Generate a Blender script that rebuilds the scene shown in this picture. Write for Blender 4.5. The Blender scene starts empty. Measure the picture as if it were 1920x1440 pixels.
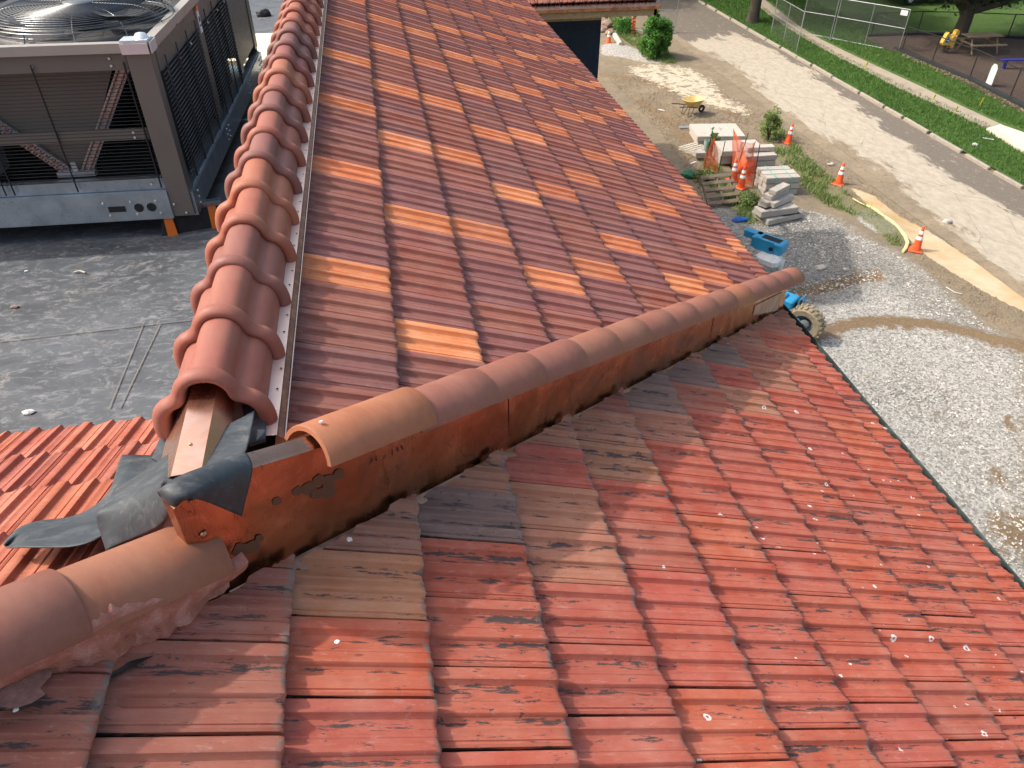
import bpy, bmesh, math, random
import numpy as np
from mathutils import Vector, Matrix, noise as mnoise
random.seed(7); rng = np.random.default_rng(7)
C = bpy.context.scene.collection
R = math.radians

# ---------------------------------------------------------------- camera, world, sun, exposure
CAM_X = (0.985, 0.1715 * 0.618, 0.135)
VP = np.array([650. - 960., 720. + 380., 1400.]); Yc = VP / np.linalg.norm(VP)
pit = math.atan2(Yc[1], Yc[2]); Zc = np.array([0, math.cos(pit), -math.sin(pit)])
hh = np.array([0, math.sin(pit), math.cos(pit)]); Xc = float(Yc @ hh) * np.array([1., 0, 0]) - Yc[0] * hh
MW = np.array([Xc, Yc, Zc])                      # camera (right, up, forward) -> world
cam = bpy.data.cameras.new('camera'); co = bpy.data.objects.new('camera', cam); C.objects.link(co)
right, up, back = MW @ [1, 0, 0], MW @ [0, 1, 0], -(MW @ [0, 0, 1])
co.matrix_world = Matrix(((right[0], up[0], back[0], 0), (right[1], up[1], back[1], 0), (right[2], up[2], back[2], 0), (0, 0, 0, 1)))
cam.sensor_width = 36; cam.lens = 1400. / 1920 * 36; cam.clip_end = 2000; cam.clip_start = 0.05
bpy.context.scene.camera = co
SUN = Vector((-0.86, 0.21, 1.0)).normalized()    # towards the sun
w = bpy.data.worlds.new('World'); bpy.context.scene.world = w; w.use_nodes = True
sky = w.node_tree.nodes.new('ShaderNodeTexSky'); sky.sky_type = 'NISHITA'; sky.sun_disc = False
sky.sun_elevation = math.asin(SUN.z); sky.sun_rotation = math.atan2(SUN.x, SUN.y)
sky.air_density = 1.4; sky.dust_density = 6.0; sky.ozone_density = 1.0
bgn = w.node_tree.nodes['Background']; bgn.inputs[1].default_value = 0.15
w.node_tree.links.new(sky.outputs[0], bgn.inputs[0])
sd = bpy.data.lights.new('sun', 'SUN'); sd.energy = 2.2; sd.angle = R(1.0); sd.color = (1, .95, .88)
so = bpy.data.objects.new('sun', sd); C.objects.link(so)
so.rotation_euler = SUN.to_track_quat('Z', 'Y').to_euler(); so.location = (-10, 8, 20)
vs = bpy.context.scene.view_settings; vs.view_transform = 'Standard'; vs.look = 'None'; vs.exposure = 0.66; vs.gamma = 1

GZ = -10.0          # ground level; the camera stands at the origin, about 1.5 m above the tiles
FZ = -2.2           # flat membrane roof
T = 0.45            # roof pitch
FARH, NEARH = 1.5, 1.62

def ray(px, py): return MW @ np.array([px - 960., 720. - py, 1400.])
def plane_pt(px, py, n, d0):
    r = ray(px, py); return Vector(r * d0 / float(np.dot(n, r)))
def G(px, py, z=GZ): return plane_pt(px, py, (0, 0, 1), z)
def NP(px, py, h=0): return plane_pt(px, py, (T, 0, 1), -NEARH + h)
def FP(px, py, h=0): return plane_pt(px, py, (T, 0, 1), -FARH + h)

# ---------------------------------------------------------------- scene graph helpers
def tag(o, label=None, cat=None, group=None, kind=None):
    if label: o['label'] = label
    if cat: o['category'] = cat
    if group: o['group'] = group
    if kind: o['kind'] = kind
    return o
def thing(name, label, cat, loc=(0, 0, 0), rz=0, group=None, rot=None):
    o = bpy.data.objects.new(name, None); C.objects.link(o); o.location = loc
    o.rotation_euler = rot if rot else (0, 0, rz); o.empty_display_size = .1
    return tag(o, label, cat, group)
def mesh(name, verts, faces, mt, parent=None, smooth=False, label=None):
    m = bpy.data.meshes.new(name); m.from_pydata([tuple(v) for v in verts], [], [tuple(int(i) for i in f) for f in faces]); m.materials.append(mt)
    if smooth: m.polygons.foreach_set('use_smooth', [True] * len(m.polygons))
    m.update(); o = bpy.data.objects.new(name, m); C.objects.link(o); o.parent = parent
    if label: o['label'] = label
    return o
def autosm(o, ang=35):
    m = o.data; m.polygons.foreach_set('use_smooth', [True] * len(m.polygons))
    bm = bmesh.new(); bm.from_mesh(m)
    for e in bm.edges:
        if len(e.link_faces) == 2 and e.calc_face_angle(0) > R(ang): e.smooth = False
    bm.to_mesh(m); bm.free(); return o
def copy_tree(o, parent=None):
    c = o.copy(); C.objects.link(c); c.parent = parent
    for ch in list(o.children): copy_tree(ch, c)
    return c
class MB:
    def __init__(s): s.v = []; s.f = []
    def add(s, vs, fs):
        n = len(s.v); s.v += [Vector(v) for v in vs]; s.f += [[i + n for i in f] for f in fs]; return s
    def box(s, c, d, rz=0, M=None, taper=1.0, bev=0.0):
        x, y, z = d[0] / 2, d[1] / 2, d[2] / 2
        if bev > 0:
            b = min(bev, x * .9, y * .9, z * .9); vs = []
            for zz, o in ((-z, b), (-z + b, 0), (z - b, 0), (z, b)):
                k = taper if zz > 0 else 1
                X, Y = (x - o) * k, (y - o) * k; q = b if not o else b * .3
                vs += [(X - q, -Y, zz), (X, -Y + q, zz), (X, Y - q, zz), (X - q, Y, zz), (-X + q, Y, zz), (-X, Y - q, zz), (-X, -Y + q, zz), (-X + q, -Y, zz)]
            fs = [[7, 6, 5, 4, 3, 2, 1, 0], list(range(24, 32))]
            for r in range(3):
                for i in range(8): j = (i + 1) % 8; fs.append([r * 8 + i, r * 8 + j, r * 8 + 8 + j, r * 8 + 8 + i])
        else:
            k = taper
            vs = [(-x, -y, -z), (x, -y, -z), (x, y, -z), (-x, y, -z), (-x * k, -y * k, z), (x * k, -y * k, z), (x * k, y * k, z), (-x * k, y * k, z)]
            fs = [[0, 3, 2, 1], [4, 5, 6, 7], [0, 1, 5, 4], [1, 2, 6, 5], [2, 3, 7, 6], [3, 0, 4, 7]]
        m = M if M is not None else Matrix.Rotation(rz, 3, 'Z')
        return s.add([m @ Vector(v) + Vector(c) for v in vs], fs)
    def tube(s, pts, r, n=8, cap=True):
        pts = [Vector(p) for p in pts]; base = len(s.v); k = len(pts); prev = None
        for i, p in enumerate(pts):
            t = (pts[min(i + 1, k - 1)] - pts[max(i - 1, 0)]).normalized()
            a = prev if prev else (Vector((0, 0, 1)) if abs(t.z) < .9 else Vector((1, 0, 0)))
            u = (a - t * a.dot(t)).normalized(); prev = u; q = t.cross(u); rr = r[i] if hasattr(r, '__len__') else r
            for j in range(n): an = 2 * math.pi * j / n; s.v.append(p + u * math.cos(an) * rr + q * math.sin(an) * rr)
        for i in range(k - 1):
            for j in range(n): j2 = (j + 1) % n; s.f.append([base + i * n + j, base + i * n + j2, base + (i + 1) * n + j2, base + (i + 1) * n + j])
        if cap: s.f.append([base + j for j in range(n)][::-1]); s.f.append([base + (k - 1) * n + j for j in range(n)])
        return s
    def lathe(s, prof, n=24, c=(0, 0, 0), M=None):
        base = len(s.v); M = M or Matrix.Identity(3)
        for r, z in prof:
            for j in range(n): a = 2 * math.pi * j / n; s.v.append(M @ Vector((r * math.cos(a), r * math.sin(a), z)) + Vector(c))
        for i in range(len(prof) - 1):
            for j in range(n): j2 = (j + 1) % n; s.f.append([base + i * n + j, base + i * n + j2, base + (i + 1) * n + j2, base + (i + 1) * n + j])
        return s
    def prism(s, poly, z0, z1, M=None, c=(0, 0, 0)):
        n = len(poly); M = M or Matrix.Identity(3)
        vs = [M @ Vector((x, y, z0)) + Vector(c) for x, y in poly] + [M @ Vector((x, y, z1)) + Vector(c) for x, y in poly]
        fs = [list(range(n))[::-1], list(range(n, 2 * n))] + [[i, (i + 1) % n, n + (i + 1) % n, n + i] for i in range(n)]
        return s.add(vs, fs)
    def quad(s, a, b, c, d, th=0.0):
        a, b, c, d = map(Vector, (a, b, c, d))
        if th == 0: return s.add([a, b, c, d], [[0, 1, 2, 3]])
        n = (b - a).cross(d - a).normalized() * th
        return s.add([a, b, c, d, a - n, b - n, c - n, d - n], [[0, 1, 2, 3], [7, 6, 5, 4], [0, 4, 5, 1], [1, 5, 6, 2], [2, 6, 7, 3], [3, 7, 4, 0]])
    def out(s, name, mt, parent=None, smooth=None, label=None):
        o = mesh(name, s.v, s.f, mt, parent, False, label)
        if smooth: autosm(o, smooth)
        return o
    def out_each(s, name, mt, parent=None, smooth=None):   # every loose piece a part of its own
        par = list(range(len(s.v)))
        def fd(i):
            while par[i] != i: par[i] = par[par[i]]; i = par[i]
            return i
        for f in s.f:
            for i in f[1:]: par[fd(i)] = fd(f[0])
        gr_ = {}
        for f in s.f: gr_.setdefault(fd(f[0]), []).append(f)
        res = []
        for fs_ in gr_.values():
            ids = sorted({i for f in fs_ for i in f}); mp = {v: k for k, v in enumerate(ids)}; q = MB(); q.add([s.v[i] for i in ids], [[mp[i] for i in f] for f in fs_]); res.append(q.out(name, mt, parent, smooth))
        return res

# ---------------------------------------------------------------- materials
def newmat(name):
    m = bpy.data.materials.new(name); m.use_nodes = True; return m, m.node_tree, m.node_tree.nodes['Principled BSDF']
class NT:
    def __init__(s, name):
        s.m, s.t, s.b = newmat(name); s.N = s.t.nodes; s.L = s.t.links; s.co = None
    def new(s, ty, **k):
        n = s.N.new(ty)
        for a, v in k.items(): setattr(n, a, v)
        return n
    def set(s, inp, v):
        if hasattr(v, 'default_value') and hasattr(v, 'links'): s.L.new(v, inp)
        else: inp.default_value = v
    def coord(s, kind='Object'):
        n = s.new('ShaderNodeTexCoord'); return n.outputs[kind]
    def world(s): return s.new('ShaderNodeNewGeometry').outputs['Position']
    def attr(s, name, out='Color'): n = s.new('ShaderNodeAttribute', attribute_name=name); return n.outputs[out]
    def mapping(s, v, sc=(1, 1, 1), rot=(0, 0, 0)):
        n = s.new('ShaderNodeMapping'); s.L.new(v, n.inputs[0]); n.inputs['Scale'].default_value = sc; n.inputs['Rotation'].default_value = rot; return n.outputs[0]
    def noise(s, v, sc, det=5, rough=.6, dist=0, out='Fac'):
        n = s.new('ShaderNodeTexNoise'); s.L.new(v, n.inputs['Vector']); n.inputs['Scale'].default_value = sc
        n.inputs['Detail'].default_value = det; n.inputs['Roughness'].default_value = rough; n.inputs['Distortion'].default_value = dist; return n.outputs[out]
    def voro(s, v, sc, feat='F1', out='Distance', rnd=1):
        n = s.new('ShaderNodeTexVoronoi', feature=feat); s.L.new(v, n.inputs['Vector']); n.inputs['Scale'].default_value = sc; n.inputs['Randomness'].default_value = rnd; return n.outputs[out]
    def math(s, op, a, b=0, c=0, clamp=False):
        n = s.new('ShaderNodeMath', operation=op, use_clamp=clamp); s.set(n.inputs[0], a); s.set(n.inputs[1], b); s.set(n.inputs[2], c); return n.outputs[0]
    def ramp(s, v, lo, hi, a=0., b=1.):
        n = s.new('ShaderNodeMapRange', clamp=True); s.set(n.inputs[0], v); n.inputs[1].default_value = lo; n.inputs[2].default_value = hi
        n.inputs[3].default_value = a; n.inputs[4].default_value = b; return n.outputs[0]
    def mix(s, f, a, b, ty='MIX'):
        n = s.new('ShaderNodeMix', data_type='RGBA', blend_type=ty); s.set(n.inputs[0], f)
        for i, v in ((6, a), (7, b)):
            if isinstance(v, tuple) and len(v) == 3: v = v + (1,)
            s.set(n.inputs[i], v)
        return n.outputs[2]
    def hsv(s, c, h=.5, sat=1, val=1):
        n = s.new('ShaderNodeHueSaturation'); s.set(n.inputs['Color'], c); s.set(n.inputs['Hue'], h); s.set(n.inputs['Saturation'], sat); s.set(n.inputs['Value'], val); return n.outputs[0]
    def bump(s, h, st=.3, d=.01, nrm=None):
        n = s.new('ShaderNodeBump'); s.L.new(h, n.inputs['Height']); n.inputs['Strength'].default_value = st; n.inputs['Distance'].default_value = d
        if nrm: s.L.new(nrm, n.inputs['Normal'])
        return n.outputs[0]
    def fin(s, col=None, rough=.8, metal=0, bump=None, spec=.5, **k):
        if col is not None: s.set(s.b.inputs['Base Color'], col + (1,) if isinstance(col, tuple) and len(col) == 3 else col)
        s.set(s.b.inputs['Roughness'], rough); s.set(s.b.inputs['Metallic'], metal); s.b.inputs['Specular IOR Level'].default_value = spec
        if bump: s.L.new(bump, s.b.inputs['Normal'])
        return s.m
def simple(name, col, rough=.6, metal=0, var=.18, sc=6, bump=.15, bd=.004, dirt=None, spec=.5, wpos=False):
    n = NT(name); v = n.world() if wpos else n.coord(); a = n.noise(v, sc, 6, .65); b = n.noise(v, sc * 9, 4, .6)
    f = n.ramp(a, .3, .7, 1 - var, 1 + var); c = n.hsv(col + (1,), val=f)
    if dirt: c = n.mix(n.math('MULTIPLY', n.ramp(a, .5, .72), dirt[3]), c, dirt[:3])
    rr = n.ramp(b, .3, .7, max(rough - .1, 0.02), min(rough + .1, 1))
    return n.fin(c, rr, metal, n.bump(b, bump, bd), spec)

def clay_mat(name, lichen=0.0, grime=0.0, dust=.4):
    """glazed clay tile: per-tile colour from the tile attribute, grain, dust, grime, lichen in the object's own space"""
    n = NT(name); tc = n.attr('tcol'); luv = n.attr('luv', 'Vector'); pos = n.world()
    sep = n.new('ShaderNodeSeparateXYZ'); n.L.new(luv, sep.inputs[0]); V, U, RN = sep.outputs
    along = n.mapping(pos, (4, 26, 10)); st = n.noise(along, 3.5, 6, .7)
    c = n.hsv(tc, val=n.ramp(st, .3, .7, .92, 1.08))
    blot = n.noise(pos, 9, 5, .6); c = n.hsv(c, h=n.ramp(blot, .3, .7, .497, .503), sat=n.ramp(blot, .3, .7, 1.06, .94), val=n.ramp(blot, .3, .7, .93, 1.06))
    gr = n.noise(pos, 420, 3, .7); c = n.hsv(c, val=n.ramp(gr, .3, .7, .93, 1.07))
    # pale dust smears
    dn = n.noise(n.mapping(pos, (8, 30, 12), (0, 0, .3)), 2.6, 9, .78, .6); dm = n.math('MULTIPLY', n.ramp(dn, .56, .70), n.math('MULTIPLY', n.ramp(U, 0, 1, 1, .25), dust))
    c = n.mix(dm, c, (.62, .42, .37))
    if grime > 0:
        low = n.ramp(U, 0.0, 1.0)      # luv.y: 1 in the valleys
        g = n.noise(n.mapping(pos, (3.2, 24, 8)), 2.6, 9, .75, .3); g2 = n.noise(pos, 2.2, 3, .5)
        gsum = n.math('ADD', g, n.math('ADD', n.math('MULTIPLY', low, .20), n.math('MULTIPLY', g2, .30))); gm = n.math('MAXIMUM', n.ramp(gsum, .80, .845), n.ramp(n.math('ADD', n.noise(n.mapping(pos, (5, 14, 8)), 3.1, 9, .78, .3), n.math('MULTIPLY', g2, .2)), .712, .745)); gm = n.math('MULTIPLY', gm, grime)
        c = n.mix(gm, c, (.055, .045, .043))
        e = n.noise(pos, 24, 6, .7); em = n.math('MULTIPLY', n.ramp(V, .93, .975), n.ramp(e, .48, .56)); em = n.math('MULTIPLY', em, grime)
        c = n.mix(em, c, (.20, .155, .135))
    if lichen > 0:
        vd = n.voro(pos, 17); vc = n.voro(pos, 17, out='Color'); sp = n.new('ShaderNodeSeparateColor'); n.L.new(vc, sp.inputs[0])
        big = n.noise(pos, 3.2, 3, .5); nn = n.noise(pos, 160, 3, .6)
        rr = n.math('ADD', n.math('MULTIPLY', n.math('POWER', sp.outputs[1], 3.0), .20), .035)
        dd = n.math('ADD', vd, n.math('MULTIPLY', n.math('SUBTRACT', nn, .5), .16))
        disc = n.math('LESS_THAN', dd, rr); ring = n.math('GREATER_THAN', dd, n.math('MULTIPLY', rr, .45))
        sel = n.math('GREATER_THAN', n.math('ADD', sp.outputs[0], n.ramp(big, .35, .65, -.12, .10)), n.ramp(n.attr('luv2', 'Fac'), 0, 1, 1.0, 1 - lichen))
        lm = n.math('MULTIPLY', n.math('MULTIPLY', disc, ring), sel); c = n.mix(lm, c, (.66, .63, .60))
    b1 = n.bump(gr, .16, .002); b2 = n.bump(st, .18, .003, b1)
    return n.fin(c, n.ramp(blot, .3, .7, .62, .8), 0, b2, .35)
M_new = clay_mat('new_clay', 0, .25, .22); M_old = clay_mat('weathered_clay', .50, .95, .42); M_back = clay_mat('back_clay', 0, .35, .4)

def barrel_mat():
    n = NT('barrel_clay'); pos = n.world(); rnd = n.new('ShaderNodeObjectInfo').outputs['Random']; base = n.attr('tcol')
    st = n.noise(n.mapping(n.coord(), (12, 3, 12)), 4, 7, .7); c = n.hsv(base, val=n.ramp(st, .3, .7, .88, 1.12))
    bl = n.noise(pos, 7, 5, .6, .4); c = n.mix(n.ramp(bl, .4, .75, 0, .45), c, n.hsv(base, h=.515, sat=.85, val=1.1))
    gr = n.noise(pos, 500, 3, .7); c = n.hsv(c, val=n.ramp(gr, .3, .7, .94, 1.06))
    d = n.noise(n.mapping(pos, (30, 14, 20)), 2.5, 9, .8, .5); c = n.mix(n.ramp(d, .66, .74, 0, .3), c, (.6, .42, .35))
    k = n.noise(n.mapping(pos, (5, 9, 8)), 3, 8, .8, .3); c = n.mix(n.ramp(k, .68, .76, 0, .4), c, (.12, .07, .055))
    return n.fin(c, n.ramp(bl, .3, .7, .48, .68), 0, n.bump(gr, .1, .0015, n.bump(st, .12, .003)), .4)
M_barrel = barrel_mat()
def copper_mat(name, ox=.5, rough=.24, col=(.49, .285, .19)):
    n = NT(name); p = n.coord(); a = n.noise(p, 3.2, 6, .6, 1.6); b = n.noise(p, 5, 4, .55, 1.0); s = n.noise(p, 9, 5, .6, .6)
    c = n.mix(n.ramp(b, .40, .72), col, (col[0] * .72, col[1] * .56, col[2] * .46))
    c = n.mix(n.math('MULTIPLY', n.ramp(a, .56, .68), ox * .7), c, (.26, .12, .07))
    c = n.mix(n.ramp(s, .60, .72, 0, .4), c, (.9, .55, .42))
    for rot_ in ((.5, .2, .3), (-.4, .1, 1.2)):
        lines = n.noise(n.mapping(p, (9, 9, 1.6), rot_), 2.2, 3, .5, .6); lm = n.math('ABSOLUTE', n.math('SUBTRACT', lines, .5)); gate = n.ramp(n.noise(p, 2.3, 3, .5), .45, .6)
        c = n.mix(n.math('MULTIPLY', n.math('MULTIPLY', n.ramp(lm, 0, .006, 1, 0), gate), ox), c, (.16, .07, .04))
    warp = n.noise(p, 3.2, 3, .5, .4)
    return n.fin(c, n.ramp(b, .3, .7, rough, rough + .16), 1.0, n.bump(warp, .4, .03, n.bump(s, .04, .002)), .5)
M_copper = copper_mat('copper_sheet', .9, .20); M_cudark = simple('shaded_copper', (.22, .10, .065), .38, .7, .35, 14, .2, .003, (.45, .2, .12, .6), wpos=True); M_copperpan = simple('copper_pan', (.88, .66, .55), .42, .35, .08, 5, .05, .003, (.55, .30, .22, .35), wpos=True); M_coppercap = copper_mat('copper_cap', .35, .2, (.9, .58, .44))  # edge copper darkened with painted shade and reflections; pan paled with painted sun glare
M_mortar = simple('red_mortar', (.50, .20, .145), .95, 0, .2, 22, .7, .012, (.66, .46, .42, .5), wpos=True)
def membrane(name, base, scuff, amt):
    n = NT(name); p = n.world(); a = n.noise(n.mapping(p, (1, 1.6, 1)), 1.3, 8, .7, .8); b = n.noise(n.mapping(p, (6, 11, 6), (0, 0, .4)), 1.6, 9, .8, 1.2); f = n.noise(p, 60, 5, .7)
    c = n.hsv(base + (1,), val=n.ramp(a, .34, .66, .62, 1.45)); c = n.mix(n.math('MULTIPLY', n.ramp(b, .50, .66), amt), c, scuff)
    c2 = n.noise(n.mapping(p, (2.2, 3.2, 1), (0, 0, -.6)), 2, 10, .82, .5); c = n.mix(n.math('MULTIPLY', n.ramp(c2, .56, .66), amt * .8), c, (.34, .30, .26))
    c = n.mix(n.ramp(f, .68, .74, 0, amt * .7), c, (.5, .47, .43))
    return n.fin(c, n.ramp(b, .3, .7, .42, .72), 0, n.bump(f, .12, .003, n.bump(a, .3, .02)), .5)
M_flat = membrane('membrane_roof', (.072, .080, .090), (.25, .255, .265), .85); M_epdm = membrane('rubber_membrane', (.042, .052, .062), (.22, .23, .23), .32)
M_taupe = simple('taupe_steel', (.150, .132, .112), .45, .0, .06, 3, .05); M_galv = simple('galvanised_steel', (.36, .42, .46), .36, .7, .2, 9, .1)
M_galvw = simple('zinc_bracket', (.62, .68, .7), .35, .5, .1, 9, .1); M_black = simple('black_wire', (.012, .012, .014), .5)
M_dark = simple('dark_interior', (.012, .013, .015), .8); M_chrome = simple('bright_wire', (.55, .56, .58), .22, .9, .05)
M_blade = simple('fan_blade', (.035, .04, .045), .6, 0, .1); M_rubber = simple('black_rubber', (.02, .02, .022), .75, 0, .3, 20, .5)
M_or = simple('orange_plastic', (.85, .2, .02), .45, 0, .12, 8); M_coil = simple('copper_tube', (.5, .2, .12), .35, .8); M_coilfin = simple('coil_plate', (.45, .47, .48), .4, .6, .3, 60)
M_white = simple('white_paint', (.75, .75, .73), .5); M_cream = simple('insulation_board', (.78, .72, .55), .8, 0, .05)
M_timber = simple('fascia_timber', (.52, .36, .19), .8, 0, .3, 9, .4, .006, (.2, .12, .06, .6)); M_navy = simple('navy_sheathing', (.008, .022, .05), .75, 0, .25, 1.2)
M_brick = simple('building_brick', (.3, .2, .15), .9, 0, .2, 10)
M_stone = simple('limestone', (.50, .45, .385), .85, 0, .12, 5, .3, .006, (.38, .33, .27, .5)); M_stoned = simple('limestone_dusty', (.43, .385, .33), .9, 0, .15, 6, .3, .006)
M_conor = simple('cone_orange', (.9, .12, .03), .5, 0, .15, 9, .1, .003, (.5, .2, .1, .4)); M_conwh = simple('cone_white', (.8, .78, .74), .45, 0, .15, 12, .1, .003, (.5, .4, .3, .5))
M_strap = simple('teal_strap', (.1, .42, .38), .5); M_net = simple('orange_net', (.9, .17, .05), .6); M_stake = simple('rusty_stake', (.06, .045, .035), .8)
M_pal = simple('weathered_pallet', (.26, .19, .125), .9, 0, .35, 9, .6, .01, (.12, .08, .05, .7)); M_pallet2 = simple('pale_pallet', (.55, .48, .38), .9, 0, .2, 9)
M_blue = simple('lift_blue', (.03, .30, .52), .35, 0, .1, 3); M_tyre = simple('muddy_tyre', (.40, .32, .20), .95, 0, .3, 9, .9, .02, (.12, .10, .08, .6)); M_rim = simple('grey_rim', (.20, .22, .22), .5, 0, .2, 8)
M_bag = simple('blue_tarp', (.01, .12, .5), .45, 0, .25, 14, .7, .02); M_yel = simple('yellow_tray', (.75, .55, .2), .5, 0, .15, 6, .2, .005); M_flag = simple('yellow_flag', (.9, .75, .03), .6)
M_fence = simple('fence_steel', (.42, .44, .45), .4, .7); M_wire = simple('fence_wire', (.22, .23, .23), .5, .5); M_fblack = simple('black_fence', (.015, .015, .016), .6); M_kerb = simple('kerb_concrete', (.34, .30, .25), .9, 0, .25, 4, .5, .01, (.16, .14, .1, .7))
M_bark = simple('tree_bark', (.075, .06, .045), .95, 0, .35, 8, 1, .03); M_mortarw = simple('lime_crumb', (.8, .76, .7), .9)
M_green = simple('green_plastic', (.01, .13, .05), .5); M_tube = simple('pale_green_tube', (.32, .42, .34), .5); M_hose = simple('yellow_hose', (.78, .72, .3), .7, 0, .1, 9)
M_blk2 = simple('black_edging', (.018, .02, .022), .8)
def leafmat(name, col, var=.45):
    n = NT(name); p = n.world(); a = n.noise(p, 3, 4, .6); b = n.attr('lrnd', 'Fac')
    c = n.hsv(col + (1,), h=n.ramp(b, 0, 1, .48, .515), val=n.ramp(n.math('ADD', a, b), .6, 1.5, 1 - var, 1 + var)); m = n.fin(c, .55, 0, None, .3)
    tr = n.new('ShaderNodeBsdfTranslucent'); n.L.new(c, tr.inputs[0]); mx = n.new('ShaderNodeMixShader'); mx.inputs[0].default_value = .3
    n.L.new(n.b.outputs[0], mx.inputs[1]); n.L.new(tr.outputs[0], mx.inputs[2]); n.L.new(mx.outputs[0], n.N['Material Output'].inputs[0]); return m
M_leaf = leafmat('tree_leaves', (.035, .085, .015)); M_bush = leafmat('bush_leaves', (.10, .26, .045)); M_weed = leafmat('weed_leaves', (.22, .29, .09)); M_blade_g = leafmat('lawn_blades', (.085, .18, .035), .35)
# ---------------------------------------------------------------- interlocking clay tiles
PU = np.array([0, 0, .02, .09, .15, .165, .185, .21, .26, .33, .385, .40, .425, .435, .47, .52, .56, .60, .615, .63, .66, .70, .735, .75, .78, .80, .84, .875, .885, .905, .915, .945, .96, .99, 1.0, 1.0])
PH = np.array([-30, 24, 28, 29, 29, 27, 16, 8, 6, 8, 12.5, 15.5, 15.5, 13.5, 16, 21, 26, 27.5, 24, 13, 7, 7, 12, 17, 18, 16, 12.5, 12.5, 15.5, 15.5, 11, 12, 18, 14, 3, -30.]) / 1000
PH[1:-1] = .028 - (.028 - PH[1:-1]) * .80
LOW = np.clip((.018 - PH) / .011, 0, 1)
def tile_field(name, mt, parent, O, S, W, N, tiles, tilt=.040, seed=1):
    """tiles: list of (s0, L, w0, width, colour, lichen). One mesh: the clay tiles are the pattern of this roof slope."""
    r = np.random.default_rng(seed); nu = len(PU)
    O, S, W, N = (np.array(a, float) for a in (O, S, W, N)); allv, allc, alll, allk, faces = [], [], [], [], []; base = 0
    for (s0, L, w0, wd, col, lic) in tiles:
        V = np.array([-.03, .008, .016, .024, .034, .048, .1, L * .5, L - .05, L - .016, L - .007, L - .002, L, L + .0005, L - .05])
        D = np.array([0, 0, 0, 0, 0, 0, 0, 0, 0, -.0004, -.002, -.005, -.009, 0, 0])
        dw, dl, da, dh = r.normal(0, .0012), r.normal(0, .0025), r.normal(0, .004), r.normal(0, .0012)
        vv, uu = np.meshgrid(V, PU, indexing='ij'); hh_ = np.broadcast_to(PH, vv.shape).copy()
        f = np.clip((vv - .012) / .022, 0, 1); f = f * f * (3 - 2 * f)                   # the flutes start rounded below the tile above
        rec = ((uu > .62) & (uu < .745)) | ((uu > .2) & (uu < .40)); tgt = np.where((uu > .62) & (uu < .745), .022, .019)
        endr = np.clip(1 - np.abs((uu - .68) / .07), 0, 1) * .012 + .002; f2 = np.clip((vv - .03 + endr) / .008, 0, 1)
        hh_ = np.where(rec & (uu > .5), hh_ * f2 + tgt * (1 - f2), np.where(rec, hh_ * (.35 + .65 * f) + tgt * (.65 * (1 - f)), hh_))
        hh_ = np.where(uu * 0 + hh_ < -.02, -.03, hh_ - .028 + D[:, None] * (1 + r.normal(0, .15)))
        sk = hh_[-3, :] <= -.029; lowr = np.where(sk, -.05, np.maximum(PH - .028 - .027, -.05)); hh_[-2, :] = lowr; hh_[-1, :] = lowr
        tl = -tilt * (1 - vv / L); h = np.where((hh_ <= -.029) & (vv < L - .001) & (np.arange(len(V))[:, None] < len(V) - 2), hh_ + tl * .4, hh_ + tl) + dh
        lw = w0 + dw + uu * (wd - .009) + .0045; ls = s0 + vv + dl + da * (uu - .5) * wd * 2 * (vv > .05)
        edge = (vv > L - .02) & (vv < L + .1); ls = ls + np.where(edge, r.normal(0, .0007, vv.shape), 0); h = h + r.normal(0, .00025, vv.shape)
        P = O + ls[..., None] * S + lw[..., None] * W + h[..., None] * N
        nv = len(V); allv.append(P.reshape(-1, 3)); col = np.array(col) * (1 + r.normal(0, .035)) * (1 + r.normal(0, .015, 3))
        allc.append(np.tile(np.append(np.clip(col, 0, 1), 1), (nv * nu, 1))); rr = r.random()
        alll.append(np.stack([np.clip(vv / L, 0, 1).ravel(), np.tile(LOW, nv), np.full(nv * nu, rr)], 1)); allk.append(np.full(nv * nu, lic))
        i = np.arange(nv - 1)[:, None] * nu + np.arange(nu - 1)[None, :]; i = i.ravel() + base
        faces.append(np.stack([i, i + nu, i + nu + 1, i + 1], 1)); base += nv * nu
    v = np.concatenate(allv); fa = np.concatenate(faces)
    nrm = np.cross(S, W)
    if nrm @ N < 0: fa = fa[:, ::-1]
    m = bpy.data.meshes.new(name); m.vertices.add(len(v)); m.vertices.foreach_set('co', v.ravel()); m.loops.add(len(fa) * 4); m.polygons.add(len(fa))
    m.loops.foreach_set('vertex_index', fa.ravel().astype(np.int32)); m.polygons.foreach_set('loop_start', (np.arange(len(fa)) * 4).astype(np.int32))
    m.update(calc_edges=True); m.materials.append(mt)
    a = m.attributes.new('tcol', 'FLOAT_COLOR', 'POINT'); a.data.foreach_set('color', np.concatenate(allc).ravel())
    a = m.attributes.new('luv', 'FLOAT_VECTOR', 'POINT'); a.data.foreach_set('vector', np.concatenate(alll).ravel())
    a = m.attributes.new('luv2', 'FLOAT', 'POINT'); a.data.foreach_set('value', np.concatenate(allk))
    o = bpy.data.objects.new(name, m); C.objects.link(o); o.parent = parent; return o
def cut(o, p, n, ang=30):
    """keep the side the normal n points away from; then shade smooth except creases"""
    bm = bmesh.new(); bm.from_mesh(o.data)
    for P, Nn in zip(p, n): bmesh.ops.bisect_plane(bm, geom=bm.verts[:] + bm.edges[:] + bm.faces[:], plane_co=P, plane_no=Nn, clear_outer=True)
    for f in bm.faces: f.smooth = True
    for e in bm.edges:
        if len(e.link_faces) == 2 and e.calc_face_angle(0) > R(ang): e.smooth = False
    bm.to_mesh(o.data); bm.free()

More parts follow.
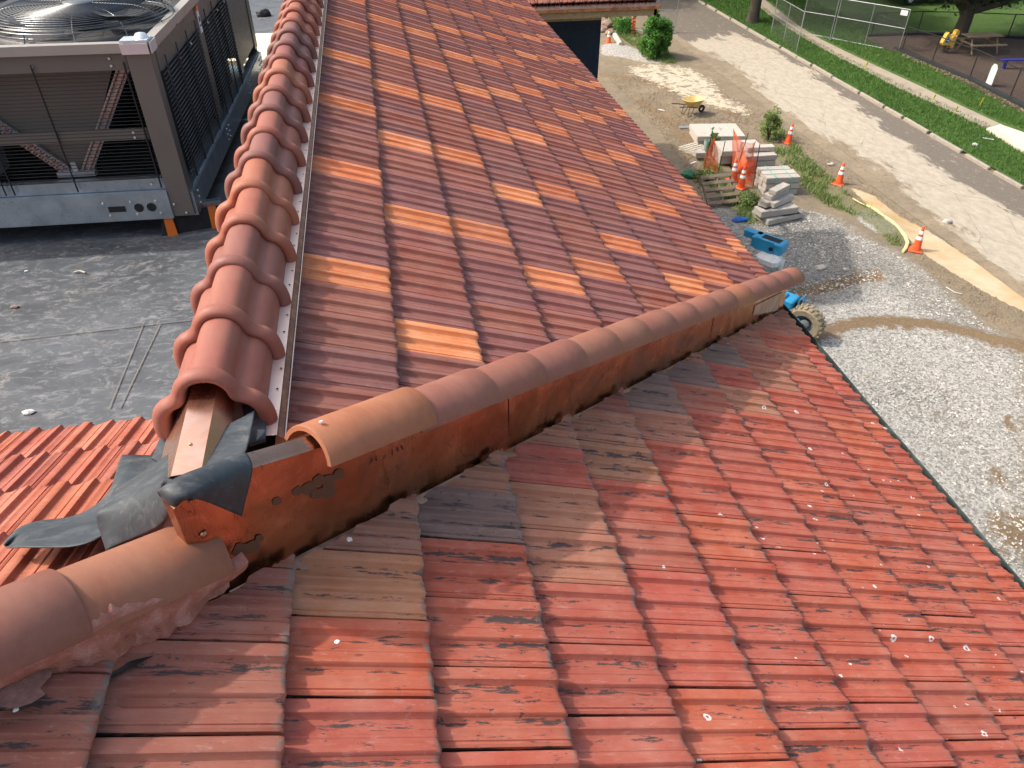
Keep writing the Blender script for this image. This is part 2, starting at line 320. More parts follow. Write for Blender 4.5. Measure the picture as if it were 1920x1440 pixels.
HD = Vector((.729, .684, 0)); HN = Vector((.684, -.729, 0)); HOFF = -1.1806   # hip line in plan: direction, outward normal, offset of the curb's face
WT = .045                                                                # curb thickness
def hip(s, d=0.0, h=0.0):          # point at length s along the hip, d in front of the curb face, h above the old slope
    x, y = (HD * s + HN * (HOFF + d)).xy; return Vector((x, y, -NEARH - T * x + h))
ct = math.cos(math.atan(T)); SS = Vector((ct, 0, -ct * T)); NN = Vector((T * ct, 0, ct))

bld = thing('building', 'tall building under the clay tiled roofs, with a flat black membrane roof on its left', 'building', (0, 0, GZ))
def inb(o): o.parent = bld; o.matrix_parent_inverse = Matrix.Translation((0, 0, -GZ)); return o
# body of the building
b = MB(); b.prism([(-14, -6), (2.15, -6), (2.15, 26), (-14, 26)], GZ, -2.62); inb(b.out('wall', M_brick))
# flat roof
b = MB(); nx, ny = 60, 60
vs_ = [(-14 + 13.35 * i / nx, .6 + 24 * j / ny, FZ + .006 * mnoise.noise(Vector((i * .5, j * .5, 0)))) for j in range(ny + 1) for i in range(nx + 1)]
b.add(vs_, [[j * (nx + 1) + i, j * (nx + 1) + i + 1, (j + 1) * (nx + 1) + i + 1, (j + 1) * (nx + 1) + i] for j in range(ny) for i in range(nx)])
fr = inb(b.out('flat_roof', M_flat, None, 80))
M_seam = simple('membrane_seam', (.17, .16, .145), .8, wpos=True)
for (q0, q1) in (((0, 640), (372, 598)), ((60, 960), (330, 945)), ((225, 764), (300, 608)), ((205, 765), (270, 604)), ((0, 300), (480, 96))):
    a, c = G(*q0, FZ + .008), G(*q1, FZ + .008); t = (c - a).normalized(); s_ = Vector((-t.y, t.x, 0)) * .0028
    sm = MB(); sm.quad(a - s_, a + s_, c + s_, c - s_, 0); sm.out('seam', M_seam, fr)

# ---- new slope (far): plum tiles with a pattern of orange ones
PLUM = [(.285, .108, .080), (.265, .104, .084), (.305, .116, .084), (.29, .102, .072), (.25, .102, .088)]
ORNG = [(.60, .215, .095), (.52, .18, .085), (.64, .245, .11), (.57, .195, .085)]
ph = [2.60, 2.22, 3.50, 3.10, 3.49, 4.00, 3.55, 3.87, 4.35, 4.75]
tiles = []; WF = .2045; x0f, ef = -.334, .3105
for k in range(10):
    xa = x0f + ef * k; xb = min(xa + ef, 2.635); s0 = xa / ct; L = (xb - xa) / ct; off = 2.60 + (WF / 2 if k % 2 else 0)
    j0 = math.ceil((.9 + .6 * max(xa, 0) - off) / WF)
    for j in range(j0, int((15.5 - off) / WF)):
        yc = off + j * WF; dph = abs((yc - ph[k] + .511) % 1.0225 - .511)
        isor = dph < WF / 2 - 1e-4 and not (k == 2 and yc < 3.0) or (k == 5 and abs(yc - 3.02) < .09)
        col = random.choice(ORNG) if isor else random.choice(PLUM)
        tiles.append((s0, L, -(yc + WF / 2), WF, col, 0))
new = tile_field('new_roof_slope', M_new, None, (0, 0, -FARH), SS, (0, -1, 0), NN, tiles, seed=3); inb(new)
new['label'] = 'plum new clay tiles with a pattern of orange ones'
pc = HN * (HOFF - WT - .01); cut(new, [pc], [HN])
# ---- old slope (near): weathered red tiles
RED = [(.42, .108, .066), (.43, .112, .067), (.41, .106, .068), (.44, .118, .066), (.41, .106, .070)]; PINK = [(.39, .112, .076), (.40, .116, .078)]
TAN = [(.39, .170, .10), (.40, .165, .10)]; GREYP = [(.245,.145,.115), (.25,.145,.112)]; BRN = [(.34, .115, .073), (.35, .122, .078), (.32, .116, .08)]
tiles = []; WN = .207; x0n, en = -.010, .3095
for k in range(-4, 9):
    xa = x0n + en * (k - 0); xb = min(xa + en, 2.655)
    if xb - xa < .05: continue
    off = .917 - WN / 2 + (WN / 2 if (k + 1) % 2 else 0)
    for j in range(-8, 22):
        yc = off + j * WN; xm = (xa + xb) / 2; dist = xm * HN.x + yc * HN.y - HOFF
        if dist < -.35 or yc < -.9 + .05 * xm: continue
        rr = random.random()
        if k <= -2: col = random.choice(BRN)
        elif dist < .10: col = random.choice(GREYP + BRN + TAN)
        elif dist < .30: col = random.choice(BRN + TAN + GREYP + [RED[2]]) if rr < .8 else random.choice(RED)
        elif dist < .5 and rr < .35: col = random.choice(BRN + TAN)
        else: col = random.choice(TAN) if rr < .03 else random.choice(PINK) if rr < .16 else random.choice(RED)
        if k == -1 and abs(yc - 1.23) < .1: col = (.42, .18, .095)
        if k == -1 and abs(yc - 1.437) < .1: col = (.34, .155, .10)
        if k == 0 and abs(yc - 1.537) < .1: col = GREYP[0]
        if k == 0 and abs(yc - 1.744) < .1: col = (.37, .175, .105)
        if k == 0 and yc < 1.4: col = RED[0]
        if k == -1 and yc < 1.0: col = random.choice(PINK + BRN) if yc > .8 else (.40, .11, .08)
        lic = max(0, min(1, (xm - .3) / 1.2)) * max(0, min(1, (dist - .35) / .5))
        tiles.append((xa / ct, (xb - xa) / ct, -(yc + WN / 2), WN, col, lic))
old = tile_field('old_roof_slope', M_old, None, (0, 0, -NEARH), SS, (0, -1, 0), NN, tiles, seed=5); inb(old); old['label'] = 'weathered red clay tiles spotted with lichen'
ph_ = HN * (HOFF + .022); cut(old, [ph_], [-HN])
# ---- back slope falling away to the flat roof
BC = -.8807; SB = Vector((0, ct, -ct * T)); NB = Vector((0, T * ct, ct)); eb = .355; tiles = []
for k in range(7):
    yb = 2.672 - eb * k + (0 if k else 0); ya = yb - eb; off = -1.19 + (WN / 2 if k % 2 else 0) + .012
    for j in range(-10, 8):
        xa = off + j * WN
        if (xa + WN / 2) * HN.x + (ya + yb) / 2 * HN.y - HOFF > .3 or xa > -.2: continue
        tiles.append((ya / ct, eb / ct, xa, WN, random.choice([(.44, .135, .08), (.42, .13, .082), (.46, .145, .088), (.39, .12, .082)]), 0))
backf = tile_field('back_roof_slope', M_back, None, (0, 0, BC), SB, (1, 0, 0), NB, tiles, seed=9); inb(backf)
cut(backf, [HN * (HOFF - WT - .005), Vector((-.56, 0, 0))], [HN, Vector((1, 0, 0))])
# decks below the tiles
dk = MB()
def P3(x, y, z): return Vector((x, y, z))
a = hip(-1.6, .0, -.085); c = hip(5.0, 0, -.085)
dk.quad(a, (a.x, -1.2, a.z), (2.66, -1.2, -NEARH - T * 2.66 - .085), (2.66, c.y, -NEARH - T * 2.66 - .085), 0)
dk.quad((-.34, 1.3, -FARH + .34 * T - .085), (2.62, 4.1, -FARH - T * 2.62 - .085), (2.62, 15.4, -FARH - T * 2.62 - .085), (-.34, 15.4, -FARH + .34 * T - .085), 0)
dk.quad((-3.5, -1.6, BC - T * -1.6 - .075), (-.45, 1.1, BC - T * 1.1 - .075), (-.45, 2.66, BC - T * 2.66 - .08), (-3.5, 2.66, BC - T * 2.66 - .08), 0)
dk.quad((-3.6, 2.65, FZ - .1), (-.56, 2.65, FZ - .1), (-.56, 2.65, -2.10), (-3.6, 2.65, -2.10), 0)
inb(dk.out('roof_deck', M_dark))
# eave gutters
g = MB()
def gutter(x, y0, y1, z, wob=.004):
    prof = [(-.02, .02), (-.018, -.05), (.0, -.085), (.03, -.10), (.05, -.085), (.060, -.04), (.062, .004), (.069, .012), (.077, .004), (.075, -.006), (.068, -.004), (.066, -.05), (.056, -.095), (.03, -.112), (-.006, -.094), (-.026, -.05), (-.028, .02)]
    n = len(prof); ys = np.linspace(y0, y1, 30); vs2 = []
    for y in ys:
        o1, o2 = mnoise.noise(Vector((y * .9, 3, 0))) * wob, mnoise.noise(Vector((y * .7, 9, 0))) * wob
        vs2 += [(x + px_ + o1, y, z + pz + o2) for px_, pz in prof]
    g.add(vs2, [[i * n + j, i * n + (j + 1) % n, (i + 1) * n + (j + 1) % n, (i + 1) * n + j] for i in range(len(ys) - 1) for j in range(n)])
gutter(2.65, -1.2, 4.25, -2.885, .010); M_gut = simple('green_black_gutter', (.035, .05, .05), .5, .3, .3, 6, .3, .004, (.12, .17, .15, .5))
go = g.out('gutter', M_gut, None, 40); go.parent = old
# leaf guard strip lying inside the gutter edge
b = MB(); b.quad((2.60, -1.2, -2.95), (2.68, -1.2, -2.95), (2.68, 4.2, -2.95), (2.60, 4.2, -2.95), .01); b.out('gutter_liner', M_dark, old)

# ---------------------------------------------------------------- ridge of scalloped clay caps along the new slope
def catmull(p, n):
    out = []; p = [2 * np.array(p[0]) - np.array(p[1])] + [np.array(a) for a in p] + [2 * np.array(p[-1]) - np.array(p[-2])]
    for i in range(1, len(p) - 2):
        for t in np.linspace(0, 1, n, endpoint=False):
            a, b_, c_, d = p[i - 1], p[i], p[i + 1], p[i + 2]
            out.append(.5 * ((2 * b_) + (-a + c_) * t + (2 * a - 5 * b_ + 4 * c_ - d) * t ** 2 + (-a + 3 * b_ - 3 * c_ + d) * t ** 3))
    out.append(p[-2]); return np.array(out)
half = [(.158, 0), (.158, .035), (.147, .078), (.126, .104), (.100, .118), (.084, .136), (.070, .164), (.040, .190), (0, .199)]
prof = catmull([(x, z) for x, z in half] + [(-x, z) for x, z in half[::-1][1:]], 4)
hb_ = [(.118, 0), (.118, .032), (.111, .064), (.092, .086), (.070, .096), (.058, .112), (.052, .136), (.032, .160), (0, .168)]
profb = catmull([(x, z) for x, z in hb_] + [(-x, z) for x, z in hb_[::-1][1:]], 4)
tng = np.gradient(prof, axis=0); nr = np.stack([tng[:, 1], -tng[:, 0]], 1); nr /= np.linalg.norm(nr, axis=1)[:, None]
if nr[len(nr) // 2][1] < 0: nr = -nr
def cap_mesh(name, secs, prof, nr, yl):
    vs2, n = [], len(prof)
    for y, o in secs: q = prof * (1 - o) + profb * o; vs2 += [(x, y, z) for x, z in q]
    fs = [[i * n + j, i * n + j + 1, (i + 1) * n + j + 1, (i + 1) * n + j] for i in range(len(secs) - 1) for j in range(n - 1)]
    return vs2, fs
secs = [(.30, 1.2), (.06, 1.2), (.02, 1.18), (.006, 1.12), (-.003, 1.0), (-.008, .82), (-.010, .56), (-.006, .32), (.002, .12), (.011, .01), (.020, .01), (.029, .08), (.036, .24), (.041, .46), (.046, .68), (.053, .82), (.07, .87), (.18, .88), (.30, .90), (.335, .90)]
vs2, fs = cap_mesh('x', secs, prof, nr, .3); npf = len(prof)
for e in (0, npf - 1):
    idx = [i * npf + e for i in range(len(secs))]
    for i in range(1, len(idx) // 2 + 2):
        j = len(idx) - i
        if j - 1 > i: fs.append([idx[i], idx[i - 1], idx[j], idx[j - 1]])
rm = bpy.data.meshes.new('ridge_tile'); rm.from_pydata(vs2, [], fs); rm.materials.append(M_barrel)
bm = bmesh.new(); bm.from_mesh(rm); bmesh.ops.recalc_face_normals(bm, faces=bm.faces)
for f in bm.faces: f.smooth = True
for e in bm.edges:
    if len(e.link_faces) == 2 and e.calc_face_angle(0) > R(50): e.smooth = False
bm.to_mesh(rm); bm.free()
CLr = [(.50, .195, .15), (.50, .20, .15), (.42, .185, .155), (.54, .21, .14), (.58, .23, .14), (.37, .17, .15), (.50, .19, .14), (.36, .17, .15), (.45, .18, .14), (.57, .23, .14), (.42, .165, .14), (.34, .17, .15), (.35, .175, .15), (.52, .20, .14)]
CL = [(a * .60, b_ * .50, c_ * .46) for a, b_, c_ in CLr]
def colored(mesh_, col):
    m = mesh_.copy(); a = m.attributes.new('tcol', 'FLOAT_COLOR', 'POINT'); a.data.foreach_set('color', np.tile([*col, 1.], (len(m.vertices), 1)).ravel()); return m
cmap = {}
def colmesh(mesh_, col):
    k = (mesh_.name, col)
    if k not in cmap: cmap[k] = colored(mesh_, col)
    return cmap[k]
prng = random.Random(4)
for k in range(30):
    o = bpy.data.objects.new('ridge_tile', colmesh(rm, CL[k % len(CL)] if k < 14 else prng.choice(CL))); C.objects.link(o); o.parent = new
    o.location = (-.520 + prng.uniform(-.004, .004), 1.612 + .302 * k, -1.337 + prng.uniform(-.002, .002)); o.rotation_euler = (R(.6) + prng.uniform(-.006, .006), prng.uniform(-.012, .012), prng.uniform(-.012, .012)); o['group'] = 'scalloped clay caps along the ridge'

# copper: pan under the ridge caps, its turned down edge, bright hem
def strip(mb, prof2, y0, y1, n=2, th=.0015, wob=0):
    ys = np.linspace(y0, y1, n)
    for i in range(n - 1):
        for (x0_, z0_), (x1_, z1_) in zip(prof2[:-1], prof2[1:]):
            w_ = lambda y, x: mnoise.noise(Vector((x * 20, y * 3, 5))) * wob
            mb.add([(x0_, ys[i], z0_ + w_(ys[i], x0_)), (x1_, ys[i], z1_ + w_(ys[i], x1_)), (x1_, ys[i + 1], z1_ + w_(ys[i + 1], x1_)), (x0_, ys[i + 1], z0_ + w_(ys[i + 1], x0_))], [[0, 1, 2, 3]])
    return mb
b = MB(); strip(b, [(-.60, -1.335), (-.47, -1.325), (-.362, -1.331)], 1.56, 13.4, 60, wob=.002); pan = b.out('flashing_pan', M_copperpan, new, 60)
b = MB(); strip(b, [(-.3625, -1.3315), (-.359, -1.336), (-.345, -1.3475)], 1.56, 13.4, 40, wob=.001); b.out('flashing_edge', M_cudark, new, 20)
b = MB(); b.tube([(-.3435, 1.56, -1.345), (-.3435, 13.4, -1.345)], .0022, 6); b.out('flashing_hem', simple('bright_copper_hem', (.95, .72, .6), .25, 1), new)
b = MB()
for k in range(60):
    y = 1.66 + k * .098; b.lathe([(.0, .0008), (.0035, .0006), (.0036, 0)], 8, (-.378 + .004 * (k % 3), y, -1.3275))
b.out_each('flashing_nail', M_dark, new)
# kerb wall under the ridge toward the flat roof
b = MB(); b.box((-.545, 8, -1.78), (.15, 12.9, .86)); inb(b.out('ridge_kerb', M_epdm))
# ---------------------------------------------------------------- copper curb along the hip, with barrel tiles
def hb(s):  # height of the curb top above the old slope
    return .285 - max(0, .5 - s) * .55 if s < .8 else (.27 - (s - .8) / 3.9 * .075)
def hc(s): return .200 - (s - .8) / 3.9 * .065        # centre line of the barrels
b = MB(); ss = [.42, .45, .6, .8, .82] + list(np.linspace(1.0, 4.78, 30)); rows = []
for s in ss:
    e = 0 if s > .43 else .012; w1 = mnoise.noise(Vector((s * 2.2, 1, 0))) * .004
    sec_ = [(.015 - e, -.09), (.002 - e + w1, -.02), (0 - e, hb(s) * .5), (0 - e, hb(s) - .006), (-.006, hb(s)), (-WT + .006, hb(s)), (-WT, hb(s) - .006), (-WT, -.12)]
    rows.append([hip(s, d, h) for d, h in sec_])
n = len(rows[0]); b.v += [p for r_ in rows for p in r_]
for i in range(len(rows) - 1):
    for j in range(n - 1): b.f.append([i * n + j, (i + 1) * n + j, (i + 1) * n + j + 1, i * n + j + 1])
b.f.append(list(range(n))); b.f.append([(len(rows) - 1) * n + j for j in range(n)][::-1])
curb = inb(b.out('copper_curb', M_copper, None, 35)); curb['label'] = 'copper clad curb stained brown'
b = MB()                                  # soaker flange below the cut tiles
for i in range(44): s0_, s1_ = .46 + i * .1, .56 + i * .1; b.quad(hip(s0_, -.01, -.045), hip(s0_, .11, -.070), hip(s1_, .11, -.070), hip(s1_, -.01, -.045))
b.out('base_flange', M_copper, curb, 40)
b = MB()                                  # lapped seams, fixing and pencil marks on the face
for s in (1.55, 3.4): b.quad(hip(s, .0025, .0), hip(s + .012, .0025, .0), hip(s + .012, .0025, hb(s) - .02), hip(s, .0025, hb(s) - .02), .001)
b.out_each('lap_seam', M_copper, curb)
b = MB(); p = hip(.455, .002, .15); Mh = HN.to_track_quat('Z', 'Y').to_matrix(); b.lathe([(0, .006), (.005, .0055), (.0085, .003), (.009, 0)], 14, p, Mh)
b.out('rivet', M_copper, curb, 50)
b = MB(); rr = random.Random(2); s = .93
for word in ((0, 2), (1, 1), (2, 3)):
    for g_ in range(word[1]):
        pts = [hip(s + rr.uniform(0, .012), .0018, .155 + rr.uniform(-.012, .012)) for _ in range(4)]; b.tube(pts, .0007, 4); s += .017
    s += .014
b.out_each('pencil_mark', M_dark, curb)
n = NT('verdigris_stain'); n.fin((.15, .09, .06), .55, .5, None); M_stain = n.m
b = MB(); rs = random.Random(5)
for (s, h, r_) in ((.64, .155, .013), (.70, .16, .015), (.735, .15, .024), (.765, .168, .018), (.79, .15, .022), (.825, .158, .018), (.785, .12, .026), (.75, .125, .018), (.52, .055, .022), (.545, .05, .02), (.57, .065, .012)):
    pts = []
    for k in range(18):
        a = 2 * math.pi * k / 18; q = r_ * (1 + .28 * mnoise.noise(Vector((math.cos(a) * 1.5 + s * 40, math.sin(a) * 1.5, h * 30)))) ; pts.append(hip(s + math.cos(a) * q, .0014 + .0002 * len(b.f), h + math.sin(a) * q))
    b.add(pts, [list(range(18))])
for vsx in b.f: q_ = MB(); q_.add([b.v[i] for i in vsx], [list(range(len(vsx)))]); q_.out('stain', M_stain, curb)
# pale tan panel on the curb face towards the eave
b = MB(); b.quad(hip(4.10, .006, .03), hip(4.66, .006, -.04), hip(4.66, .006, .11), hip(4.10, .006, .10), .004)
b.out('end_panel', simple('pale_tan_panel', (.55, .36, .24), .8, 0, .25, 9, .3), curb)

def barrel(r0, r1, L, arc=100, th=.014, n=26, open_=True):
    """half round clay cover tile, axis +x, crest up"""
    vs2 = []; secs2 = [(0, r0 - th), (0, r0 - .002), (.003, r0), (L * .33, r0 + (r1 - r0) * .33), (L * .66, r0 + (r1 - r0) * .66), (L - .003, r1), (L, r1 - .002), (L, r1 - th), (L * .5, (r0 + r1) / 2 - th)]
    m_ = len(secs2)
    for x, r_ in secs2:
        for k in range(n + 1):
            a = R(-arc + 2 * arc * k / n); vs2.append((x, math.sin(a) * r_, math.cos(a) * r_))
    fs2 = [[i * (n + 1) + k, i * (n + 1) + k + 1, ((i + 1) % m_) * (n + 1) + k + 1, ((i + 1) % m_) * (n + 1) + k] for i in range(m_) for k in range(n)]
    fs2 += [[i * (n + 1) for i in range(m_)], [i * (n + 1) + n for i in range(m_)][::-1]]
    me = bpy.data.meshes.new('barrel_tile'); me.from_pydata(vs2, [], fs2); me.materials.append(M_barrel); bm = bmesh.new(); bm.from_mesh(me)
    bmesh.ops.recalc_face_normals(bm, faces=bm.faces)
    for f in bm.faces: f.smooth = True
    for e in bm.edges:
        if len(e.link_faces) == 2 and e.calc_face_angle(0) > R(40): e.smooth = False
    bm.to_mesh(me); bm.free(); return me
BT = barrel(.092, .098, .36, 74)
def place_barrel(me, s0, s1, h0, h1, d, col, lift=0):
    p0, p1 = hip(s0, d, h0 + lift), hip(s1, d, h1 + lift); x = (p1 - p0).normalized(); y = Vector((0, 0, 1)).cross(x).normalized(); z = x.cross(y)
    o = bpy.data.objects.new('barrel_tile', colmesh(me, col)); C.objects.link(o); o['group'] = 'half round clay tiles along the hip'
    Mx = Matrix((x, y, z)).transposed().to_4x4(); Mx.translation = p0; o.matrix_world = Mx; return o
BC_ = [(.52, .235, .14), (.42, .20, .165), (.41, .185, .15), (.40, .18, .15), (.44, .205, .15), (.43, .21, .155), (.41, .185, .145), (.43, .19, .145), (.44, .20, .15), (.40, .18, .14)]
BC_ = [(a * .70, b_ * .57, c_ * .48) for a, b_, c_ in BC_]
starts = [.765] + [1.14 + .2735 * k for k in range(14)]
for k, s in enumerate(starts):
    o = place_barrel(BT, s - (.0 if k == 0 else .06), s + .30, hc(s) - .004, hc(s + .3) + .002, -.035, BC_[k % len(BC_)], -.0012 * 0 + (.003 if k == 0 else -.002))
    o.parent = curb
    if k == 0: o['label'] = 'first half round tile, lighter orange clay with a screw'; o.scale = (1.08, 1, 1)
b = MB(); sp_ = hip(.83, -.035, hc(.83) + .104); b.lathe([(0, .0015), (.002, .002), (.0055, .003), (.0062, .001)], 14, sp_, Matrix.Rotation(R(-20), 3, 'X')); scr = b.out('screw', M_galvw, curb, 50)
BT2 = barrel(.100, .107, .42, 74)
lo = []
for k, (s0_, s1_, c_) in enumerate(((.06, .46, (.30, .115, .066)), (-.23, .195, (.26, .10, .07)), (-.62, -.14, (.26, .10, .07)))):
    o = place_barrel(BT2, s0_, s1_, .022 + k * .010, .006 + k * .018, -.045, c_); o.parent = old; lo.append(o)
# red mortar bedding below them
top_ = [(470, 1050), (410, 1082), (350, 1100), (305, 1118), (250, 1133), (205, 1150), (172, 1172), (130, 1200), (60, 1235), (-40, 1275), (-160, 1330)]
bot_ = [(425, 1085), (385, 1112), (352, 1148), (318, 1172), (285, 1182), (240, 1196), (205, 1226), (150, 1240), (85, 1250), (40, 1272), (-120, 1345)]
b = MB(); nr_, nc_ = 70, 12; grid = []
for i in range(nr_ + 1):
    t = i / nr_ * (len(top_) - 1); k = min(int(t), len(top_) - 2); f = t - k
    tp = np.array(top_[k]) * (1 - f) + np.array(top_[k + 1]) * f; bp = np.array(bot_[k]) * (1 - f) + np.array(bot_[k + 1]) * f
    bp = bp + np.array([2, 3]) * 2.6 * mnoise.noise(Vector((i * .23, 0, 3))); tp = tp + np.array([0, 1.]) * 4 * mnoise.noise(Vector((i * .5, 5, 3)))
    P0 = plane_pt(tp[0], tp[1], HN, HOFF + .052); P1 = NP(bp[0], bp[1], .004)
    for j in range(nc_ + 1):
        u = j / nc_; q = P0.lerp(P1, u); q.z += -.018 * math.sin(math.pi * u) + .006 * mnoise.noise(q * 30) + .003 * mnoise.noise(q * 90) + (.004 if j in (0, 1, nc_ - 1) else 0)
        if j == nc_: q.z -= .03
        if j == 0: q -= HN * .03
        grid.append(q)
b.add(grid, [[i * (nc_ + 1) + j, (i + 1) * (nc_ + 1) + j, (i + 1) * (nc_ + 1) + j + 1, i * (nc_ + 1) + j + 1] for i in range(nr_) for j in range(nc_)])
mo = b.out('mortar_bed', M_mortar, old, 80)
# smear of mortar on the corner tile
b = MB(); pts = [(-30, 1262), (20, 1248), (60, 1243), (105, 1247), (95, 1268), (75, 1290), (85, 1302), (60, 1318), (30, 1328), (-30, 1322)]
ring_ = [NP(x + 3 * mnoise.noise(Vector((x, y, 0))), y, .0035) for x, y in pts]; cen = NP(25, 1285, .008); b.add([cen] + ring_, [[0, i + 1, (i + 1) % len(ring_) + 1] for i in range(len(ring_))])
b.out('mortar_smear', simple('pale_mortar', (.50, .25, .20), .95, 0, .3, 40, .9, .01, wpos=True), old, 80)

# copper plate closing the ridge end
b = MB(); zt, zr, zl = -1.212, -1.262, -1.34
A0, A1, B0, B1, C0, C1, D1 = G(345, 775, zt), G(320, 893, zt), G(397, 765, zt), G(377, 883, zt), G(437, 768, zr), G(420, 876, zr), G(290, 911, zl)
yb = Vector((0, .34, 0)); D0 = Vector((D1.x - .01, A0.y, zl)); bo = lambda p: Vector((p.x, 1.86, p.z))
b.quad(A1, B1, bo(B0), bo(A0), .0015); b.quad(B1, C1, bo(C0), bo(B0), .0015); b.quad(D1, A1, bo(A0), bo(D0), .0015)
b.lathe([(0, .004), (.0035, .0035), (.005, 0)], 12, G(357, 833, zt + .001)); capo = b.out('ridge_end_plate', M_coppercap, new, 25)

# loose rubber membrane: two sheets
WFp = lambda x, y, d=.014: plane_pt(x, y, HN, HOFF + d)
def sheet(name, rows, mt, th, lv=3, **kw):
    nr2, nc2 = len(rows), len(rows[0]); vs3 = [p for r_ in rows for p in r_]
    fs3 = [[i * nc2 + j, i * nc2 + j + 1, (i + 1) * nc2 + j + 1, (i + 1) * nc2 + j] for i in range(nr2 - 1) for j in range(nc2 - 1)]
    o = mesh(name, vs3, fs3, mt, None, True); s_ = o.modifiers.new('s', 'SUBSURF'); s_.levels = s_.render_levels = lv; s_.boundary_smooth = 'PRESERVE_CORNERS'
    so_ = o.modifiers.new('t', 'SOLIDIFY'); so_.thickness = th; so_.offset = 0; return o
cols = [
 [G(478, 770, -1.27), hip(.625, -WT - .014, .24), hip(.62, -WT - .006, .294), hip(.615, .004, .294), WFp(465, 915), WFp(453, 968)],
 [G(452, 785, -1.26), hip(.575, -WT - .016, .22), hip(.57, -WT - .006, .295), hip(.57, .004, .295), WFp(436, 915), WFp(424, 956)],
 [G(420, 800, -1.25), hip(.52, -WT - .018, .20), hip(.515, -WT - .006, .297), hip(.515, .004, .296), WFp(402, 918, .02), WFp(390, 941, .022)],
 [G(385, 820, -1.25), hip(.46, -WT - .02, .18), hip(.455, -WT - .008, .297), hip(.455, .004, .296), WFp(364, 920, .022), WFp(352, 930, .024)],
 [G(350, 835, -1.26), hip(.41, -WT - .03, .15), hip(.405, -WT - .012, .25), hip(.402, -.015, .275), hip(.405, .016, .262), G(323, 950, -1.19)],
 [G(318, 850, -1.28), G(315, 890, -1.235), G(312, 903, -1.20), G(308, 918, -1.20), G(305, 950, -1.23), G(306, 985, -1.285)],
 [G(290, 870, -1.32), G(286, 900, -1.27), G(280, 915, -1.245), G(272, 935, -1.26), G(268, 965, -1.29), G(266, 1003, -1.345)],
 [G(262, 890, -1.36), G(255, 915, -1.31), G(248, 930, -1.29), G(240, 952, -1.30), G(235, 985, -1.34), G(234, 1016, -1.385)],
 [G(235, 905, -1.40), G(226, 930, -1.35), G(216, 943, -1.33), G(205, 957, -1.335), G(203, 990, -1.37), G(202, 1030, -1.41)],
 [G(215, 915, -1.42), G(205, 940, -1.37), G(196, 950, -1.35), G(178, 963, -1.345), G(186, 990, -1.39), G(200, 1034, -1.425)]]
fl = sheet('rubber_flashing', cols, M_epdm, .003); tag(fl, 'curling grey rubber sheet draped over the copper curb end', 'roofing membrane', 'loose sheets of roofing membrane')
BP = lambda x, y, h=.04: plane_pt(x, y, (0, T, 1), BC + h)
r2 = []
for (a, c, h0, h1) in (((6, 1020), (12, 1027), .03, .02), ((28, 994), (36, 1027), .035, .04), ((48, 982), (62, 1026), .04, .05), ((90, 974), (100, 1027), .035, .05), ((134, 972), (140, 1026), .035, .055), ((170, 955), (188, 1012), .035, .06), ((192, 938), (225, 975), .04, .065), ((208, 918), (262, 950), .045, .07), ((217, 890), (298, 918), .045, .08), ((223, 866), (312, 888), .045, .07), ((229, 853), (322, 855), .04, .06)):
    row = []
    for j in range(6):
        u = j / 5; q = BP(a[0] * (1 - u) + c[0] * u, a[1] * (1 - u) + c[1] * u, h0 * (1 - u) + h1 * u + .008 * math.sin(u * 7 + a[0] * .03)); row.append(q)
    r2.append(row)
o = sheet('rubber_flashing', r2, M_epdm, .003, 2); tag(o, 'flat torn grey rubber strip lying on the red tiles beside the membrane roof', 'roofing membrane', 'loose sheets of roofing membrane')
b = MB(); b.quad(G(455, 765, -1.325), G(500, 765, -1.325), G(498, 829, -1.325), G(468, 838, -1.325), .012); b.quad(G(300, 826, -1.36), G(330, 824, -1.36), G(320, 880, -1.36), G(285, 862, -1.36), .006)
[inb(q_) for q_ in b.out_each('ridge_underlay', M_epdm)]

# ---------------------------------------------------------------- air conditioner on the membrane roof
AZ = -2.08; AW = 2.55; AL = 3.3
ac = thing('air_conditioner', 'large taupe rooftop air conditioner with wire grilles and round fans', 'air conditioner', (-1.235, 4.66, AZ), R(-2.2))
b = MB(); b.prism([(-.112, -.022), (.015, -.022), (.015, .075), (-.015, .075), (-.015, .02), (-.112, .02)], .01, 1.01); b.out('frame_post', M_taupe, ac)
for y, w_ in ((1.27, .12), (2.40, .12), (3.24, .14)): b = MB(); b.box((-.005, y, .60), (.03, w_, .80)); b.out('frame_post', M_taupe, ac)
b = MB(); b.box((-AW + .08, .005, .51), (.17, .03, 1.0)); b.out('frame_post', M_taupe, ac)
b = MB(); b.box((-AW, AL / 2, .55), (.03, AL, .9)); b.out('side_panel', M_taupe, ac); b = MB(); b.box((-AW / 2, AL, .55), (AW, .03, .9)); b.out('side_panel', M_taupe, ac)
pass
b = MB(); b.box((-AW / 2 - .06, .004, .935), (AW - .12, .022, .10)); b.box((-AW / 2 - .06, 0, .527), (AW - .12, .022, .062)); b.box((-.006, AL / 2 + .03, .91), (.022, AL - .2, .15)); b.box((-.008, 2.83, .55), (.02, .74, .62))
b.out('side_panel', M_taupe, ac)
b = MB(); b.box((-AW / 2 - .04, -.012, 1.005), (AW - .12, .05, .05)); b.box((.0, AL / 2 + .05, 1.0), (.055, AL - .1, .055)); b.box((-AW / 2, AL, 1.0), (AW, .05, .05)); b.box((-AW, AL / 2, 1.0), (.05, AL, .05))
for y in (1.66,): b.box((-AW / 2, y, 1.0), (AW, .10, .035))
b.out('top_rail', simple('pale_taupe_rail', (.36, .33, .29), .4, .1, .05, 3, .05), ac)
